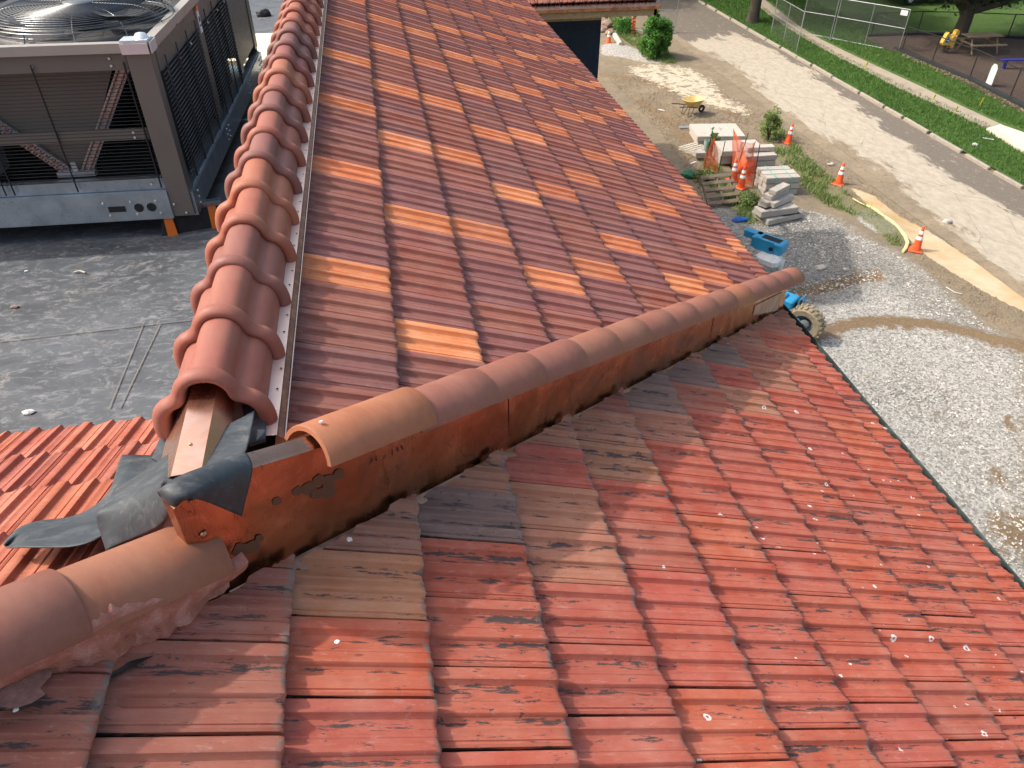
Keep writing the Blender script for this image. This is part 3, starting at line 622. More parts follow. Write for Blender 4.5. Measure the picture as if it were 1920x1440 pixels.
b = MB(); b.prism([(-AW, -.03), (-.112, -.03), (-.112, .0), (-AW, 0)], .0, .18); b.box((-AW / 2 - .06, .03, .215), (AW - .12, .05, .07)); b.box((.018, AL / 2, .075), (.03, AL, .15)); b.box((-.015, AL / 2 + .05, .155), (.06, AL - .12, .012)); b.box((-AW / 2, AL / 2, .02), (AW, AL, .02))
base = b.out('base_rail', M_galv, ac)
b = MB()
for x in (-.30, -.225):
    b.lathe([(0, .002), (.028, .002)], 16, (x, -.031, .082), Matrix.Rotation(R(90), 3, 'X'))
b.box((-.43, -.0315, .08), (.10, .003, .036)); b.out_each('rail_hole', M_dark, base)
def bolts(pts, r_=.008, ax='X'):
    b = MB()
    for p in pts: b.lathe([(0, .008), (r_ * .7, .0075), (r_, .004), (r_, 0)], 8, p, Matrix.Rotation(R(90), 3, ax) if ax == 'X' else Matrix.Rotation(R(90), 3, 'Y'))
    return b
fb = [(x, -.030, z) for x, z in ((-.50, .12), (-.34, .12), (-.19, .12), (-.48, .04), (-.32, .04), (-.18, .04))] + [(-.09, -.024, .09), (-.03, -.024, .03), (-.19, -.012, .22), (-.2, -.012, .54), (-.2, -.012, .51), (-.205, -.012, .95), (-.205, -.012, .91), (-.62, -.012, .92), (-.98, -.012, .92), (-1.3, -.012, .53), (-1.34, -.012, .53)]
bolts(fb).out_each('bolt', M_galvw, ac, 50)
bolts([(.034, y, z) for y in (.1, 1.22, 1.3, 2.36, 2.44, 3.1, 3.16, 3.22) for z in (.04, .08, .12)] + [(.012, y, .80) for y in (.25, .55, .9, 1.5, 1.9, 2.2)], .008, 'Y').out_each('bolt', M_galvw, ac, 50)
b = MB()                                # front wire guard
for k in range(31): b.tube([(-AW + .15, -.016, .262 + k * .0203), (-.11, -.016, .262 + k * .0203)], .0018, 5)
for x in (-.135, -.62, -.98, -1.03, -1.45, -1.85, -2.3): b.tube([(x, -.02, .20), (x, -.02, .93 if x > -1.0 else .90)], .005, 6)
b.out('front_grille', M_black, ac)
for y0_, y1_ in ((.14, 1.20), (1.34, 2.33)):
    b = MB()
    for k in range(26): z = .20 + k * .0255; b.tube([(.012, y0_, z), (.012, y1_, z)], .0026, 5)
    for y in np.linspace(y0_ + .1, y1_ - .1, 4): b.tube([(.02, y, .16), (.02, y, .90)], .005, 6)
    b.out('side_grille', simple('grey_wire', (.08, .085, .09), .4, .5), ac)
    b = MB(); b.box((-.10, (y0_ + y1_) / 2, .46), (.01, y1_ - y0_ + .1, .64)); b.out('coil_face', M_dark, ac)
# slanted coils seen through the front guard
b = MB()
b.add([(-.24, .17, .90), (-.60, .17, .27), (-.70, .17, .27), (-1.28, .17, .90)], [[0, 1, 2, 3]]); b.add([(-1.42, .17, .9), (-1.9, .17, .27), (-2.3, .17, .9)], [[0, 1, 2]])
b.out('inner_panel', M_taupe, ac)
for (xa, za), (xb, zb) in (((-.19, .87), (-.60, .26)), ((-1.28, .87), (-.70, .26)), ((-1.36, .87), (-1.9, .26))):
    d = Vector((xb - xa, 0, zb - za)); Ld = d.length; d.normalize(); nn_ = Vector((d.z, 0, -d.x)); Mx = Matrix((d, Vector((0, 1, 0)), nn_)).transposed()
    b = MB(); b.box(((xa + xb) / 2, .15, (za + zb) / 2), (Ld, .02, .062), M=Mx); co_ = b.out('coil_end', M_coilfin, ac)
    b = MB(); b.box(((xa + xb) / 2, 1.6, (za + zb) / 2), (Ld, 2.9, .05), M=Mx); b.out('coil_block', M_dark, ac)
    b = MB()
    for k in range(24):
        for o_ in (-.016, .016):
            c = Vector((xa, 0, za)) + d * (Ld * (k + .5 + (.25 if o_ > 0 else 0)) / 24.5) + nn_ * o_; t_ = d * .009
            b.tube([c - t_ + Vector((0, .14, 0)), c - t_ * .8 + Vector((0, .118, 0)), c + t_ * .8 + Vector((0, .118, 0)), c + t_ + Vector((0, .14, 0))], .0045, 6)
    b.out('coil_bend', M_coil, co_, 60)
b = MB(); b.box((-1.45, .20, .33), (.72, .26, .22), bev=.05); mz_ = simple('bare_zinc', (.5, .53, .55), .4, .5, .2, 12, .3); b.out('compressor_cover', mz_, ac)
b = MB(); b.box((-.65, .13, .26), (.22, .05, .03)); b.box((-.65, .12, .30), (.03, .01, .07)); b.out('coil_bracket', mz_, ac)
b = MB(); b.tube([(-1.2, .2, .42), (-1.22, .15, .46), (-1.28, .14, .50), (-1.36, .14, .47), (-1.44, .14, .40)], .018, 10); b.tube([(-1.15, .16, .38), (-1.15, .16, .55), (-1.3, .16, .60)], .012, 8); b.out('refrigerant_pipe', M_coil, ac, 60)
b = MB(); b.box((-AW / 2, 1.7, .3), (AW - .1, .02, .5)); b.out('inner_wall', M_dark, ac)
b = MB(); b.box((-.05, .02, 1.035), (.145, .10, .012)); b.box((-.05, -.040, 1.0), (.145, .006, .055)); b.box((.032, .03, 1.0), (.006, .12, .055)); b.lathe([(.0, .03), (.025, .024), (.045, .0)], 14, (-.02, .03, 1.04)); b.out('corner_bracket', M_galvw, ac, 40)
b = MB(); b.box((-AW / 2, AL / 2, .975), (AW - .06, AL - .06, .012)); b.out('top_deck', simple('dark_deck', (.05, .05, .05), .6), ac)
b = MB(); b.box((.013, 1.27, .86), (.004, .06, .15)); st_ = b.out('sticker', M_white, ac); b = MB(); b.box((.016, 1.27, .94), (.004, .06, .03)); b.out('sticker_band', M_or, st_); b = MB(); b.box((.016, 1.27, .87), (.003, .022, .03)); b.box((.016, 1.27, .83), (.003, .03, .012)); b.out('sticker_mark', M_navy, st_)
# fans: bell mouth, blades, motor and a domed wire guard
M_fwire = simple('fan_wire', (.16, .165, .17), .32, .8, .05)
def fan(parent, x, y):
    f = thing('fan', None, None, (x, y, .985)); f.parent = parent; rF = .50
    b = MB(); b.lathe([(rF + .03, -.01), (rF + .02, .02), (rF, .03), (rF - .01, -.02)], 48); b.out('fan_ring', simple('dark_steel', (.06, .06, .06), .5, .3), f, 60)
    b = MB()
    for k in range(26):
        r_ = .09 + k * (rF - .07) / 25; z = .135 - .065 * max(0, (r_ - .30) / (rF - .28)) ** 2.6
        b.tube([(r_ * math.cos(a), r_ * math.sin(a), z) for a in np.linspace(0, 2 * math.pi, 49)], .0016, 4, False)
    for z_ in (.02, .045, .07, .09): b.tube([((rF + .012) * math.cos(a), (rF + .012) * math.sin(a), z_) for a in np.linspace(0, 2 * math.pi, 49)], .0016, 4, False)
    b.lathe([(0, .142), (.085, .140), (.09, .135)], 20)
    for k in range(12):
        a = 2 * math.pi * k / 12 + .2
        b.tube([(r_ * math.cos(a), r_ * math.sin(a), .131 - .065 * max(0, (r_ - .30) / (rF - .28)) ** 2.6) for r_ in np.linspace(.08, rF, 10)] + [((rF + .01) * math.cos(a), (rF + .01) * math.sin(a), .07), ((rF + .03) * math.cos(a), (rF + .03) * math.sin(a), .02)], .0035, 5)
    b.out('fan_guard', M_fwire, f, 60)
    b = MB(); b.lathe([(0, .11), (.10, .108), (.115, .09), (.115, .02)], 20)
    for k in range(5):
        a0 = 2 * math.pi * k / 5 + .5; vs4 = []; K = 8
        for i in range(K + 1):
            r_ = .1 + (rF - .12) * i / K; hw = .26 + .10 * i / K; sh = .18 * (i / K) ** 2
            for j in range(5): u = j / 4 - .5; vs4.append((r_ * math.cos(a0 + u * hw * 2.2 + sh), r_ * math.sin(a0 + u * hw * 2.2 + sh), .085 - u * .085 + .012 * (1 - 4 * u * u)))
        b.add(vs4, [[i * 5 + j, i * 5 + j + 1, (i + 1) * 5 + j + 1, (i + 1) * 5 + j] for i in range(K) for j in range(4)])
    b.out('fan_blade', M_blade, f, 70)
    return f
f0 = fan(ac, -.50, .62); f0['group'] = 'fans of the air conditioner'
for x, y in ((-.50, 1.80), (-1.72, .62), (-1.72, 1.80), (-.50, 2.75)):
    c = copy_tree(f0, ac); c.location = (x, y, .985)

# rubber block under its corner
def support(loc, rz, label):
    t = thing('roof_support_block', label, 'support block', loc, rz, 'rubber blocks under the air conditioner')
    b = MB(); b.box((0, 0, .055), (.40, .20, .11), taper=.80); b.out('rubber_block', M_rubber, t)
    for x in (-.135, .135):
        b = MB(); b.box((x, -.012, .057), (.06, .215, .114), taper=.84, rz=0); b.out('reflective_strip', M_or, t)
    b = MB(); b.box((0, .0, .118), (.40, .045, .016)); b.box((0, -.02, .132), (.40, .006, .02)); b.box((0, .02, .132), (.40, .006, .02)); b.out('strut_channel', M_galv, t); return t
p = G(362, 423, FZ); support((p.x + .0, p.y + .02, FZ), R(14), 'black rubber block with two orange strips under the corner of the air conditioner')
p = G(0, 440, FZ); support((-2.95, 4.95, FZ), R(0), 'black rubber block under the far left of the air conditioner')
b = MB(); b.tube([(-1.3, 6.6, -2.13), (-.62, 6.52, -2.13)], .012, 8); tag(b.out('conduit', M_galv), 'thin steel conduit running from the air conditioner to the ridge', 'conduit')
b = MB(); p = G(470, 138, FZ); b.box((p.x + .18, p.y + .62, FZ + .055), (.75, 1.1, .11), rz=R(-2)); tag(b.out('insulation_board', M_cream), 'cream insulation board lying flat behind the air conditioner', 'insulation board', 'cream insulation boards')
b = MB(); b.box((p.x + .22, p.y - .12, FZ + .045), (.62, .30, .09), rz=R(3)); tag(b.out('insulation_board', M_cream), 'small cream board strip in front of the larger one', 'insulation board', 'cream insulation boards')
def crumple(name, loc, sz, mt, label, cat, group=None, seed=0, sub=3):
    bm = bmesh.new(); bmesh.ops.create_icosphere(bm, subdivisions=sub, radius=1)
    for v in bm.verts:
        k = 1 + .35 * mnoise.noise(v.co * 1.6 + Vector((seed, 0, 0))) + .15 * mnoise.noise(v.co * 5 + Vector((seed, 0, 0))); v.co = Vector((v.co.x * sz[0] * k, v.co.y * sz[1] * k, max(v.co.z, -.6) * sz[2] * k + sz[2] * .55))
    m = bpy.data.meshes.new(name); bm.to_mesh(m); bm.free(); m.materials.append(mt); o = bpy.data.objects.new(name, m); C.objects.link(o); o.location = loc
    m.polygons.foreach_set('use_smooth', [sub > 2] * len(m.polygons)); return tag(o, label, cat, group)
p = G(494, 30, FZ); crumple('work_glove', p, (.10, .06, .05), M_black, 'crumpled black glove on the membrane roof by the ridge', 'glove', seed=3)
for (x, y, s_, m_, lb) in ((28, 577, .022, M_brick, 'reddish brick crumb lying on the grey membrane'), (50, 509, .012, M_mortarw, 'tiny pale crumb on the membrane left of a twig'), (54, 775, .028, M_mortarw, 'flat white chip on the membrane near the red tiles')):
    crumple('rubble_crumb', G(x, y, FZ), (s_, s_ * .5, s_ * .45), m_, lb, 'rubble', 'crumbs on the membrane roof', x, 2)
b = MB(); a = G(140, 510, FZ + .008); c = G(160, 511, FZ + .01); b.tube([a, (a + c) / 2 + Vector((0, .01, .004)), c], .006, 6); tag(b.out('twig', M_pallet2), 'short pale twig on the grey membrane', 'twig')
for (x, y, s_, lb) in ((655, 1012, .0075, 'white stone chip on the brown tile below the copper curb'), (632, 1204, .006, 'small white chip on a red tile in the foreground'), (30, 1331, .005, 'tiny pale pebble on the corner tile at lower left')):
    crumple('stone_chip', NP(x, y, -.004), (s_, s_, s_ * .5), M_mortarw, lb, 'stone chip', 'pale chips on the old tiles', x, 2)
# ---------------------------------------------------------------- the ground: one big sheet with masks in ground coordinates
def gpoly(pts, z=GZ): return np.array([list(G(x, y, z))[:2] for x, y in pts])
def inside(P, poly):
    x, y = P[:, 0], P[:, 1]; c = np.zeros(len(P), bool); n = len(poly)
    for i in range(n):
        x0, y0 = poly[i]; x1, y1 = poly[(i + 1) % n]
        c ^= ((y0 > y) != (y1 > y)) & (x < (x1 - x0) * (y - y0) / (y1 - y0 + 1e-12) + x0)
    return c
def segd(P, poly, closed=True):
    d = np.full(len(P), 1e9); n = len(poly)
    for i in range(n if closed else n - 1):
        a, b_ = poly[i], poly[(i + 1) % n]; v = b_ - a; t = np.clip(((P - a) @ v) / (v @ v + 1e-12), 0, 1)
        d = np.minimum(d, np.linalg.norm(P - a - t[:, None] * v, axis=1))
    return d
def fmask(P, poly, soft=.6):    # .5 on the outline, 1 deep inside, 0 well outside
    d = segd(P, poly); d = np.where(inside(P, poly), d, -d); return np.clip(.5 + d / (2 * soft), 0, 1)
def lmask(P, line, wd): return np.clip(1 - segd(P, line, False) / wd, 0, 1)
def grid_sheet(name, xs, ys, z, mt, masks, zf=None):
    X, Y = np.meshgrid(xs, ys); P = np.stack([X.ravel(), Y.ravel()], 1); nx, ny = len(xs), len(ys); Z = np.full(len(P), float(z))
    if zf is not None: Z = Z + zf(P)
    v = np.column_stack([P, Z]); i = (np.arange(ny - 1)[:, None] * nx + np.arange(nx - 1)[None]).ravel(); fa = np.stack([i, i + 1, i + nx + 1, i + nx], 1)
    m = bpy.data.meshes.new(name); m.vertices.add(len(v)); m.vertices.foreach_set('co', v.ravel()); m.loops.add(len(fa) * 4); m.polygons.add(len(fa))
    m.loops.foreach_set('vertex_index', fa.ravel().astype(np.int32)); m.polygons.foreach_set('loop_start', (np.arange(len(fa)) * 4).astype(np.int32)); m.polygons.foreach_set('use_smooth', [True] * len(fa))
    m.update(calc_edges=True); m.materials.append(mt)
    for k, f in masks.items(): a = m.attributes.new(k, 'FLOAT', 'POINT'); a.data.foreach_set('value', f(P).astype(np.float32))
    o = bpy.data.objects.new(name, m); C.objects.link(o); o['kind'] = 'structure'; return o
far_ = lambda a, b_: list(np.linspace(a, b_, 12))
xs = far_(-300, -6)[:-1] + list(np.arange(-6, 4, .8)) + list(np.arange(4, 21, .12)) + far_(21.4, 300)
ys = far_(-200, 0)[:-1] + list(np.arange(0, 4, .3)) + list(np.arange(4, 46, .14)) + far_(46, 400)
gravel = gpoly([(1300, 370), (1370, 392), (1430, 388), (1500, 392), (1560, 405), (1610, 440), (1680, 472), (1730, 505), (1790, 560), (1850, 610), (1925, 655), (1940, 1400), (1400, 1300), (1300, 700)])
white = gpoly([(1530, 620), (1560, 565), (1600, 545), (1650, 530), (1690, 560), (1740, 600), (1820, 640), (1930, 690), (1940, 1400), (1500, 1200), (1500, 700)])
wing_shade = gpoly([(1420, 430), (1490, 405), (1560, 430), (1640, 480), (1660, 510), (1600, 545), (1520, 575), (1450, 560)])  # outline of the wing's shade, painted into the gravel colour
pile = gpoly([(1595, 398), (1620, 395), (1660, 412), (1680, 432), (1670, 445), (1640, 440), (1610, 420)])
pile2 = gpoly([(1125, 86), (1160, 82), (1195, 95), (1230, 108), (1248, 122), (1215, 120), (1175, 112), (1130, 105)])
grassA = gpoly([(1425, 232), (1462, 238), (1488, 270), (1520, 300), (1560, 335), (1600, 372), (1640, 400), (1682, 430), (1690, 462), (1668, 458), (1630, 425), (1585, 400), (1540, 380), (1505, 350), (1480, 320), (1440, 280)])
grassB = gpoly([(1140, 30), (1175, 40), (1200, 70), (1250, 95), (1268, 118), (1240, 122), (1215, 115), (1195, 92), (1165, 72)])
grassC = gpoly([(1318, 305), (1345, 300), (1360, 330), (1420, 370), (1440, 420), (1400, 420), (1330, 350)])
puddle = gpoly([(1590, 348), (1640, 368), (1690, 408), (1725, 425), (1760, 445), (1800, 472), (1870, 515), (1940, 560), (1940, 592), (1890, 570), (1835, 540), (1785, 510), (1740, 482), (1700, 445), (1660, 415)])
slab = gpoly([(1180, 126), (1230, 122), (1290, 128), (1330, 152), (1352, 180), (1395, 200), (1400, 215), (1360, 205), (1300, 190), (1250, 165), (1190, 140)])
ruts = [gpoly([(1465, 560), (1500, 548), (1560, 535), (1605, 520), (1640, 518)]), gpoly([(1530, 630), (1580, 615), (1630, 607), (1680, 607), (1740, 612), (1800, 622), (1860, 640), (1930, 655)]), gpoly([(1130, 140), (1200, 150), (1280, 175), (1330, 195), (1380, 215)]), gpoly([(1200, 190), (1260, 230), (1290, 260)])]
blobs = [(gpoly([(1170, 170), (1290, 205), (1345, 250), (1330, 300), (1355, 400), (1300, 360), (1240, 260)]), 1.3), (gpoly([(1850, 975), (1900, 960), (1940, 970), (1940, 1040), (1880, 1030)]), .5), (gpoly([(1880, 780), (1895, 780), (1900, 810), (1888, 805)]), .2), (gpoly([(1850, 870), (1880, 880), (1890, 920), (1860, 900)]), .25)]
def m_mud(P):
    v = np.zeros(len(P))
    for r_ in ruts: v = np.maximum(v, lmask(P, r_, .50) * 1.0)
    for i_, (p_, s_) in enumerate(blobs): v = np.maximum(v, fmask(P, p_, s_) * (.62 if i_ == 0 else 1))
    return v
def bumps(P):
    o_ = np.zeros(len(P)); sel = (P[:, 0] > 4) & (P[:, 0] < 21) & (P[:, 1] > 4) & (P[:, 1] < 46); idx = np.where(sel)[0]
    pile_ = fmask(P, pile, .5) * .14 + fmask(P, pile2, .5) * .12
    for i in idx:
        x, y = P[i]; o_[i] = (.025 * mnoise.noise(Vector((x * .7, y * .7, 0))) + .018 * mnoise.noise(Vector((x * 2.6, y * 2.6, 3)))) * max(0, min(1, (15.2 - x)))
    r_ = np.maximum(lmask(P, ruts[0], .75), lmask(P, ruts[1], .5) * .4); o_ += np.where(r_ > 0, (.07 * np.sin(r_ * math.pi * 1.5)), 0) * (1 + 0)
    return o_ + pile_ + .0
def dirt_col(n, p, w1, w2, f):
    d = n.mix(n.ramp(w1, .35, .65), (.30, .235, .155), (.215, .175, .12)); d = n.mix(n.ramp(w2, .50, .66, 0, .8), d, (.19, .14, .09)); d = n.mix(n.ramp(n.noise(p, 2.1, 8, .8, .8), .56, .66, 0, .7), d, (.17, .14, .10))
    return n.mix(n.ramp(f, .58, .72, 0, .65), d, (.55, .49, .39))
def ground_mat():
    n = NT('ground_dirt_and_gravel'); p = n.world()
    A = lambda k: n.attr(k, 'Fac')
    w1 = n.noise(p, .9, 7, .65, .3); w2 = n.noise(p, 4, 7, .7); f = n.noise(p, 17, 5, .75); vo = n.voro(p, 24, out='Color'); sv = n.new('ShaderNodeSeparateColor'); n.L.new(vo, sv.inputs[0])
    def edge(k, amp=.75, w=.06): return n.ramp(n.math('ADD', A(k), n.math('MULTIPLY', n.math('SUBTRACT', w2, .5), amp)), .5 - w, .5 + w)
    dirt = dirt_col(n, p, w1, w2, f)
    # gravel: crushed stone, each stone its own tone
    tone = n.math('ADD', n.math('MULTIPLY', sv.outputs[0], .75), n.math('MULTIPLY', f, .55))
    gw = n.mix(n.ramp(tone, .3, .95), (.23, .215, .185), (.56, .53, .475)); gd = n.mix(n.ramp(tone, .4, 1.05), (.15, .138, .115), (.46, .43, .375))
    whit = n.ramp(n.math('ADD', A('m_white'), n.math('MULTIPLY', n.math('SUBTRACT', w1, .5), .9)), .3, .7); grv = n.mix(whit, n.mix(n.ramp(w2, .35, .65), gd, n.mix(.55, gw, (.27, .245, .20))), gw)
    grv = n.mix(n.math('MULTIPLY', edge('m_wing_shade', .6, .2), .6), grv, n.mix(.35, gd, (.11, .115, .12)))  # gravel colour darkened where the wing's shade lies
    grv = n.mix(n.ramp(n.noise(p, 1.7, 6, .75, .6), .60, .68, 0, .65), grv, (.30, .22, .12))
    c = n.mix(edge('m_gravel', .9, .12), dirt, grv); c = n.mix(edge('m_pile', .5), c, gw)
    c = n.mix(edge('m_mud', 1.7, .14), c, n.mix(n.ramp(f, .4, .6), (.20, .13, .07), (.28, .20, .12)))
    c = n.mix(n.math('MULTIPLY', edge('m_slab', 2.4, .05), n.ramp(n.noise(p, 2.6, 8, .8, .5), .42, .5)), c, n.mix(n.ramp(f, .4, .7), (.55, .47, .34), (.62, .56, .44)))
    cl = n.noise(p, 30, 4, .8); c = n.mix(n.math('MULTIPLY', edge('m_grass', 1.1, .12), .8), c, n.mix(n.ramp(cl, .35, .65), (.11, .14, .04), (.27, .235, .13)))
    pd = edge('m_puddle', .45, .03); c = n.mix(pd, c, n.mix(n.ramp(w1, .4, .6), (.50, .34, .17), (.60, .46, .30)))
    clod = n.noise(p, 9, 8, .8); h = n.math('ADD', n.math('MULTIPLY', f, .5), n.math('ADD', n.math('MULTIPLY', sv.outputs[1], .5), n.math('MULTIPLY', clod, 1.2)))
    bs = n.new('ShaderNodeBump'); n.L.new(h, bs.inputs['Height']); bs.inputs['Distance'].default_value = .045; n.L.new(n.math('SUBTRACT', .8, n.math('MULTIPLY', pd, .78)), bs.inputs['Strength'])
    return n.fin(c, n.ramp(pd, 0, 1, .95, .35), 0, bs.outputs[0], .3)
MG = ground_mat()
gr = grid_sheet('ground', xs, ys, GZ - .004, MG, dict(
    m_gravel=lambda P: fmask(P, gravel, .8), m_white=lambda P: fmask(P, white, 1.0), m_wing_shade=lambda P: fmask(P, wing_shade, .7), m_pile=lambda P: np.maximum(fmask(P, pile, .3), fmask(P, pile2, .5)), m_mud=m_mud,
    m_grass=lambda P: np.maximum.reduce([fmask(P, grassA, .4), fmask(P, grassB, .5), fmask(P, grassC, .4)]), m_puddle=lambda P: fmask(P, puddle, .35), m_slab=lambda P: fmask(P, slab, .7)), bumps)
# road
def road_mat():
    n = NT('worn_road'); p = n.world(); A = lambda k: n.attr(k, 'Fac'); al = n.mapping(p, (1.6, .5, 1))
    w1 = n.noise(al, 1.1, 8, .7, .3); w2 = n.noise(n.mapping(p, (3, 1.3, 1)), 1.6, 8, .75); f = n.noise(p, 22, 5, .8); sp = n.noise(p, 70, 3, .7)
    pale = n.mix(n.ramp(w2, .4, .65), (.45, .395, .31), (.33, .285, .215)); pale = n.mix(n.ramp(sp, .62, .7, 0, .5), pale, (.16, .14, .12))
    asp = n.mix(n.ramp(f, .35, .7), (.115, .097, .078), (.21, .18, .145)); asp = n.mix(n.ramp(w2, .56, .66, 0, .75), asp, (.36, .32, .26))
    mud = dirt_col(n, p, n.noise(p, .9, 7, .65, .3), n.noise(p, 4, 7, .7), n.noise(p, 17, 5, .75))
    def edge(k, amp=.8, w=.05): return n.ramp(n.math('ADD', A(k), n.math('MULTIPLY', n.math('SUBTRACT', w1, .5), amp)), .5 - w, .5 + w)
    c = n.mix(edge('m_asp_shade', 1.3), pale, asp); c = n.mix(edge('m_mud', 1.5, .06), c, mud)
    cr = n.voro(n.mapping(p, (.5, .22, 1)), 1.6, 'DISTANCE_TO_EDGE'); wob = n.math('ADD', cr, n.math('MULTIPLY', n.math('SUBTRACT', n.noise(p, 5, 5, .7), .5), .03))
    c = n.mix(n.math('MULTIPLY', n.ramp(n.math('ABSOLUTE', wob), .0, .006, 1, 0), n.ramp(w1, .35, .6, .2, .9)), c, (.10, .085, .07))
    return n.fin(c, .92, 0, n.bump(f, .5, .012), .3)
rx = gpoly([(1420, 180), (1460, 165), (1530, 195), (1600, 240), (1650, 290), (1720, 350), (1790, 400), (1870, 450), (1940, 510), (1940, 400), (1860, 330), (1500, 105), (1290, 0), (1240, 0), (1300, 90), (1370, 140)])
road = grid_sheet('road', list(np.arange(15.6, 20.0, .14)) + [20.15], list(np.arange(12, 48, .2)) + far_(50, 260), GZ + .004, road_mat(), dict(
    m_asp_shade=lambda P: np.maximum(np.clip(.5 + (P[:, 0] - 19.25 - .6 * np.sin(P[:, 1] * .23)) * .55, 0, 1), np.clip((P[:, 1] - 37.5 + (P[:, 0] - 18) * -.4) / 5, 0, 1)),  # asphalt strip by the kerb; far end darkened as painted tree shade
    m_mud=lambda P: np.maximum(np.clip(.82 - (P[:, 0] - 15.6 + .4 * np.sin(P[:, 1] * .5)) * .42, 0, 1) * np.clip((40 - P[:, 1]) / 3, 0.35, 1), np.clip(1.6 - (P[:, 0] - 15.6) * 2.2, 0, 1.4))))
# kerb in broken lengths
kp = [G(x, y) for x, y in ((1290, 2), (1400, 52), (1500, 103), (1545, 133), (1600, 165), (1680, 212), (1740, 250), (1795, 288), (1860, 330), (1930, 380))]
kx = np.interp; ky_ = [p.y for p in kp][::-1]; kxx = [p.x for p in kp][::-1]
kp_len = 0; y = 15.0; rk = random.Random(8); kg = thing('kerb', 'broken pale concrete kerb between the road and the lawn', 'kerb'); kg['kind'] = 'structure'
while y < 60:
    L = rk.uniform(1.2, 2.4); x0_, x1_ = 20.25, 20.25
    b = MB(); b.box((20.27 + rk.uniform(-.03, .03), y + L / 2, GZ + .045 + rk.uniform(-.02, .015)), (.12, L - rk.uniform(.03, .4), .14), rz=R(rk.uniform(-1, 1)), bev=.02); b.out('kerb_stone', M_kerb, kg)['kind'] = 'structure'; y += L
# lawn, path, playground
def lawn_mat():
    n = NT('lawn_grass'); p = n.world(); a = n.noise(p, .8, 6, .7, .3); b_ = n.noise(p, 9, 7, .8); f = n.noise(p, 60, 4, .8)
    c = n.mix(n.ramp(a, .3, .7), (.085, .165, .035), (.125, .205, .055)); c = n.mix(n.ramp(b_, .35, .65), n.hsv(c, val=.6), n.hsv(c, val=1.3)); c = n.mix(n.ramp(a, .60, .72, 0, .5), c, (.17, .15, .06))
    return n.fin(c, .9, 0, n.bump(n.math('ADD', b_, f), 1.0, .05), .2)
M_lawn = lawn_mat()
lawn = grid_sheet('lawn', list(np.arange(20.35, 34, .3)) + far_(36, 300), list(np.arange(10, 60, .4)) + far_(62, 400), GZ + .075, M_lawn, {}, lambda P: np.array([.03 * mnoise.noise(Vector((x * .6, y * .6, 0))) for x, y in P]))
def flatpoly(name, pts, z, mt, th=.06, world=False, sub=None):
    pp = [Vector((x, y, z)) if world else G(x, y, z) for x, y in pts]; n_ = len(pp); c = [p - Vector((0, 0, th)) for p in pp]
    o = mesh(name, pp + c, [list(range(n_)), list(range(n_, 2 * n_))[::-1]] + [[i, n_ + i, n_ + (i + 1) % n_, (i + 1) % n_] for i in range(n_)], mt)
    bm = bmesh.new(); bm.from_mesh(o.data); bmesh.ops.recalc_face_normals(bm, faces=bm.faces); bm.to_mesh(o.data); bm.free(); o['kind'] = 'structure'; return o
M_walk = simple('path_concrete', (.34, .285, .215), .92, 0, .22, 1.4, .5, .01, (.22, .18, .12, .5), wpos=True); M_pad = simple('pad_concrete', (.62, .55, .44), .9, 0, .1, 3, .4, .006, wpos=True)
flatpoly('footpath', [(1480, 54), (1520, 78), (1560, 100), (1615, 127), (1677, 160), (1777, 205), (1850, 239), (1880, 234), (1800, 197), (1727, 162), (1657, 130), (1587, 97), (1540, 74), (1500, 50), (1450, 12), (1420, -12), (1395, -12), (1440, 25)], GZ + .125, M_walk)
flatpoly('concrete_pad', [(1850, 240), (1876, 233), (1925, 250), (1990, 270), (1990, 330), (1930, 287), (1908, 277)], GZ + .16, M_pad, .14)
M_mulch = simple('bark_mulch', (.115, .075, .055), .97, 0, .5, 14, 1.2, .05, (.20, .14, .10, .6), wpos=True)
flatpoly('playground_mulch', [(1618, 68), (1660, 92), (1692, 100), (1740, 120), (1800, 150), (1860, 180), (1940, 222), (2150, 330), (2300, 100), (1960, 72), (1800, 66), (1700, 64)], GZ + .13, M_mulch)
# short blades over the near lawn, and the weeds on the dirt
def tufts(name, mt, pts_, h, wd, lab, cat, lean=.5, z=GZ):
    n_ = len(pts_); r = np.random.default_rng(len(name)); v = np.zeros((n_, 3, 3)); az = r.uniform(0, 6.28, n_); hh2 = h * r.uniform(.5, 1.3, n_)
    v[:, 0, :2] = pts_ - wd / 2 * np.stack([np.cos(az), np.sin(az)], 1); v[:, 1, :2] = pts_ + wd / 2 * np.stack([np.cos(az), np.sin(az)], 1); le = r.uniform(-lean, lean, (n_, 2)) * hh2[:, None]
    v[:, 2, :2] = pts_ + le; v[:, :2, 2] = z; v[:, 2, 2] = z + hh2
    m = bpy.data.meshes.new(name); m.vertices.add(n_ * 3); m.vertices.foreach_set('co', v.ravel()); m.loops.add(n_ * 3); m.polygons.add(n_)
    m.loops.foreach_set('vertex_index', np.arange(n_ * 3, dtype=np.int32)); m.polygons.foreach_set('loop_start', (np.arange(n_) * 3).astype(np.int32)); m.update(calc_edges=True)
    a = m.attributes.new('lrnd', 'FLOAT', 'POINT'); a.data.foreach_set('value', np.repeat(r.random(n_), 3)); m.materials.append(mt); o = bpy.data.objects.new(name, m); C.objects.link(o); return tag(o, lab, cat, kind='stuff')
P = np.column_stack([rng.uniform(20.4, 27, 90000), rng.uniform(17, 50, 90000)])
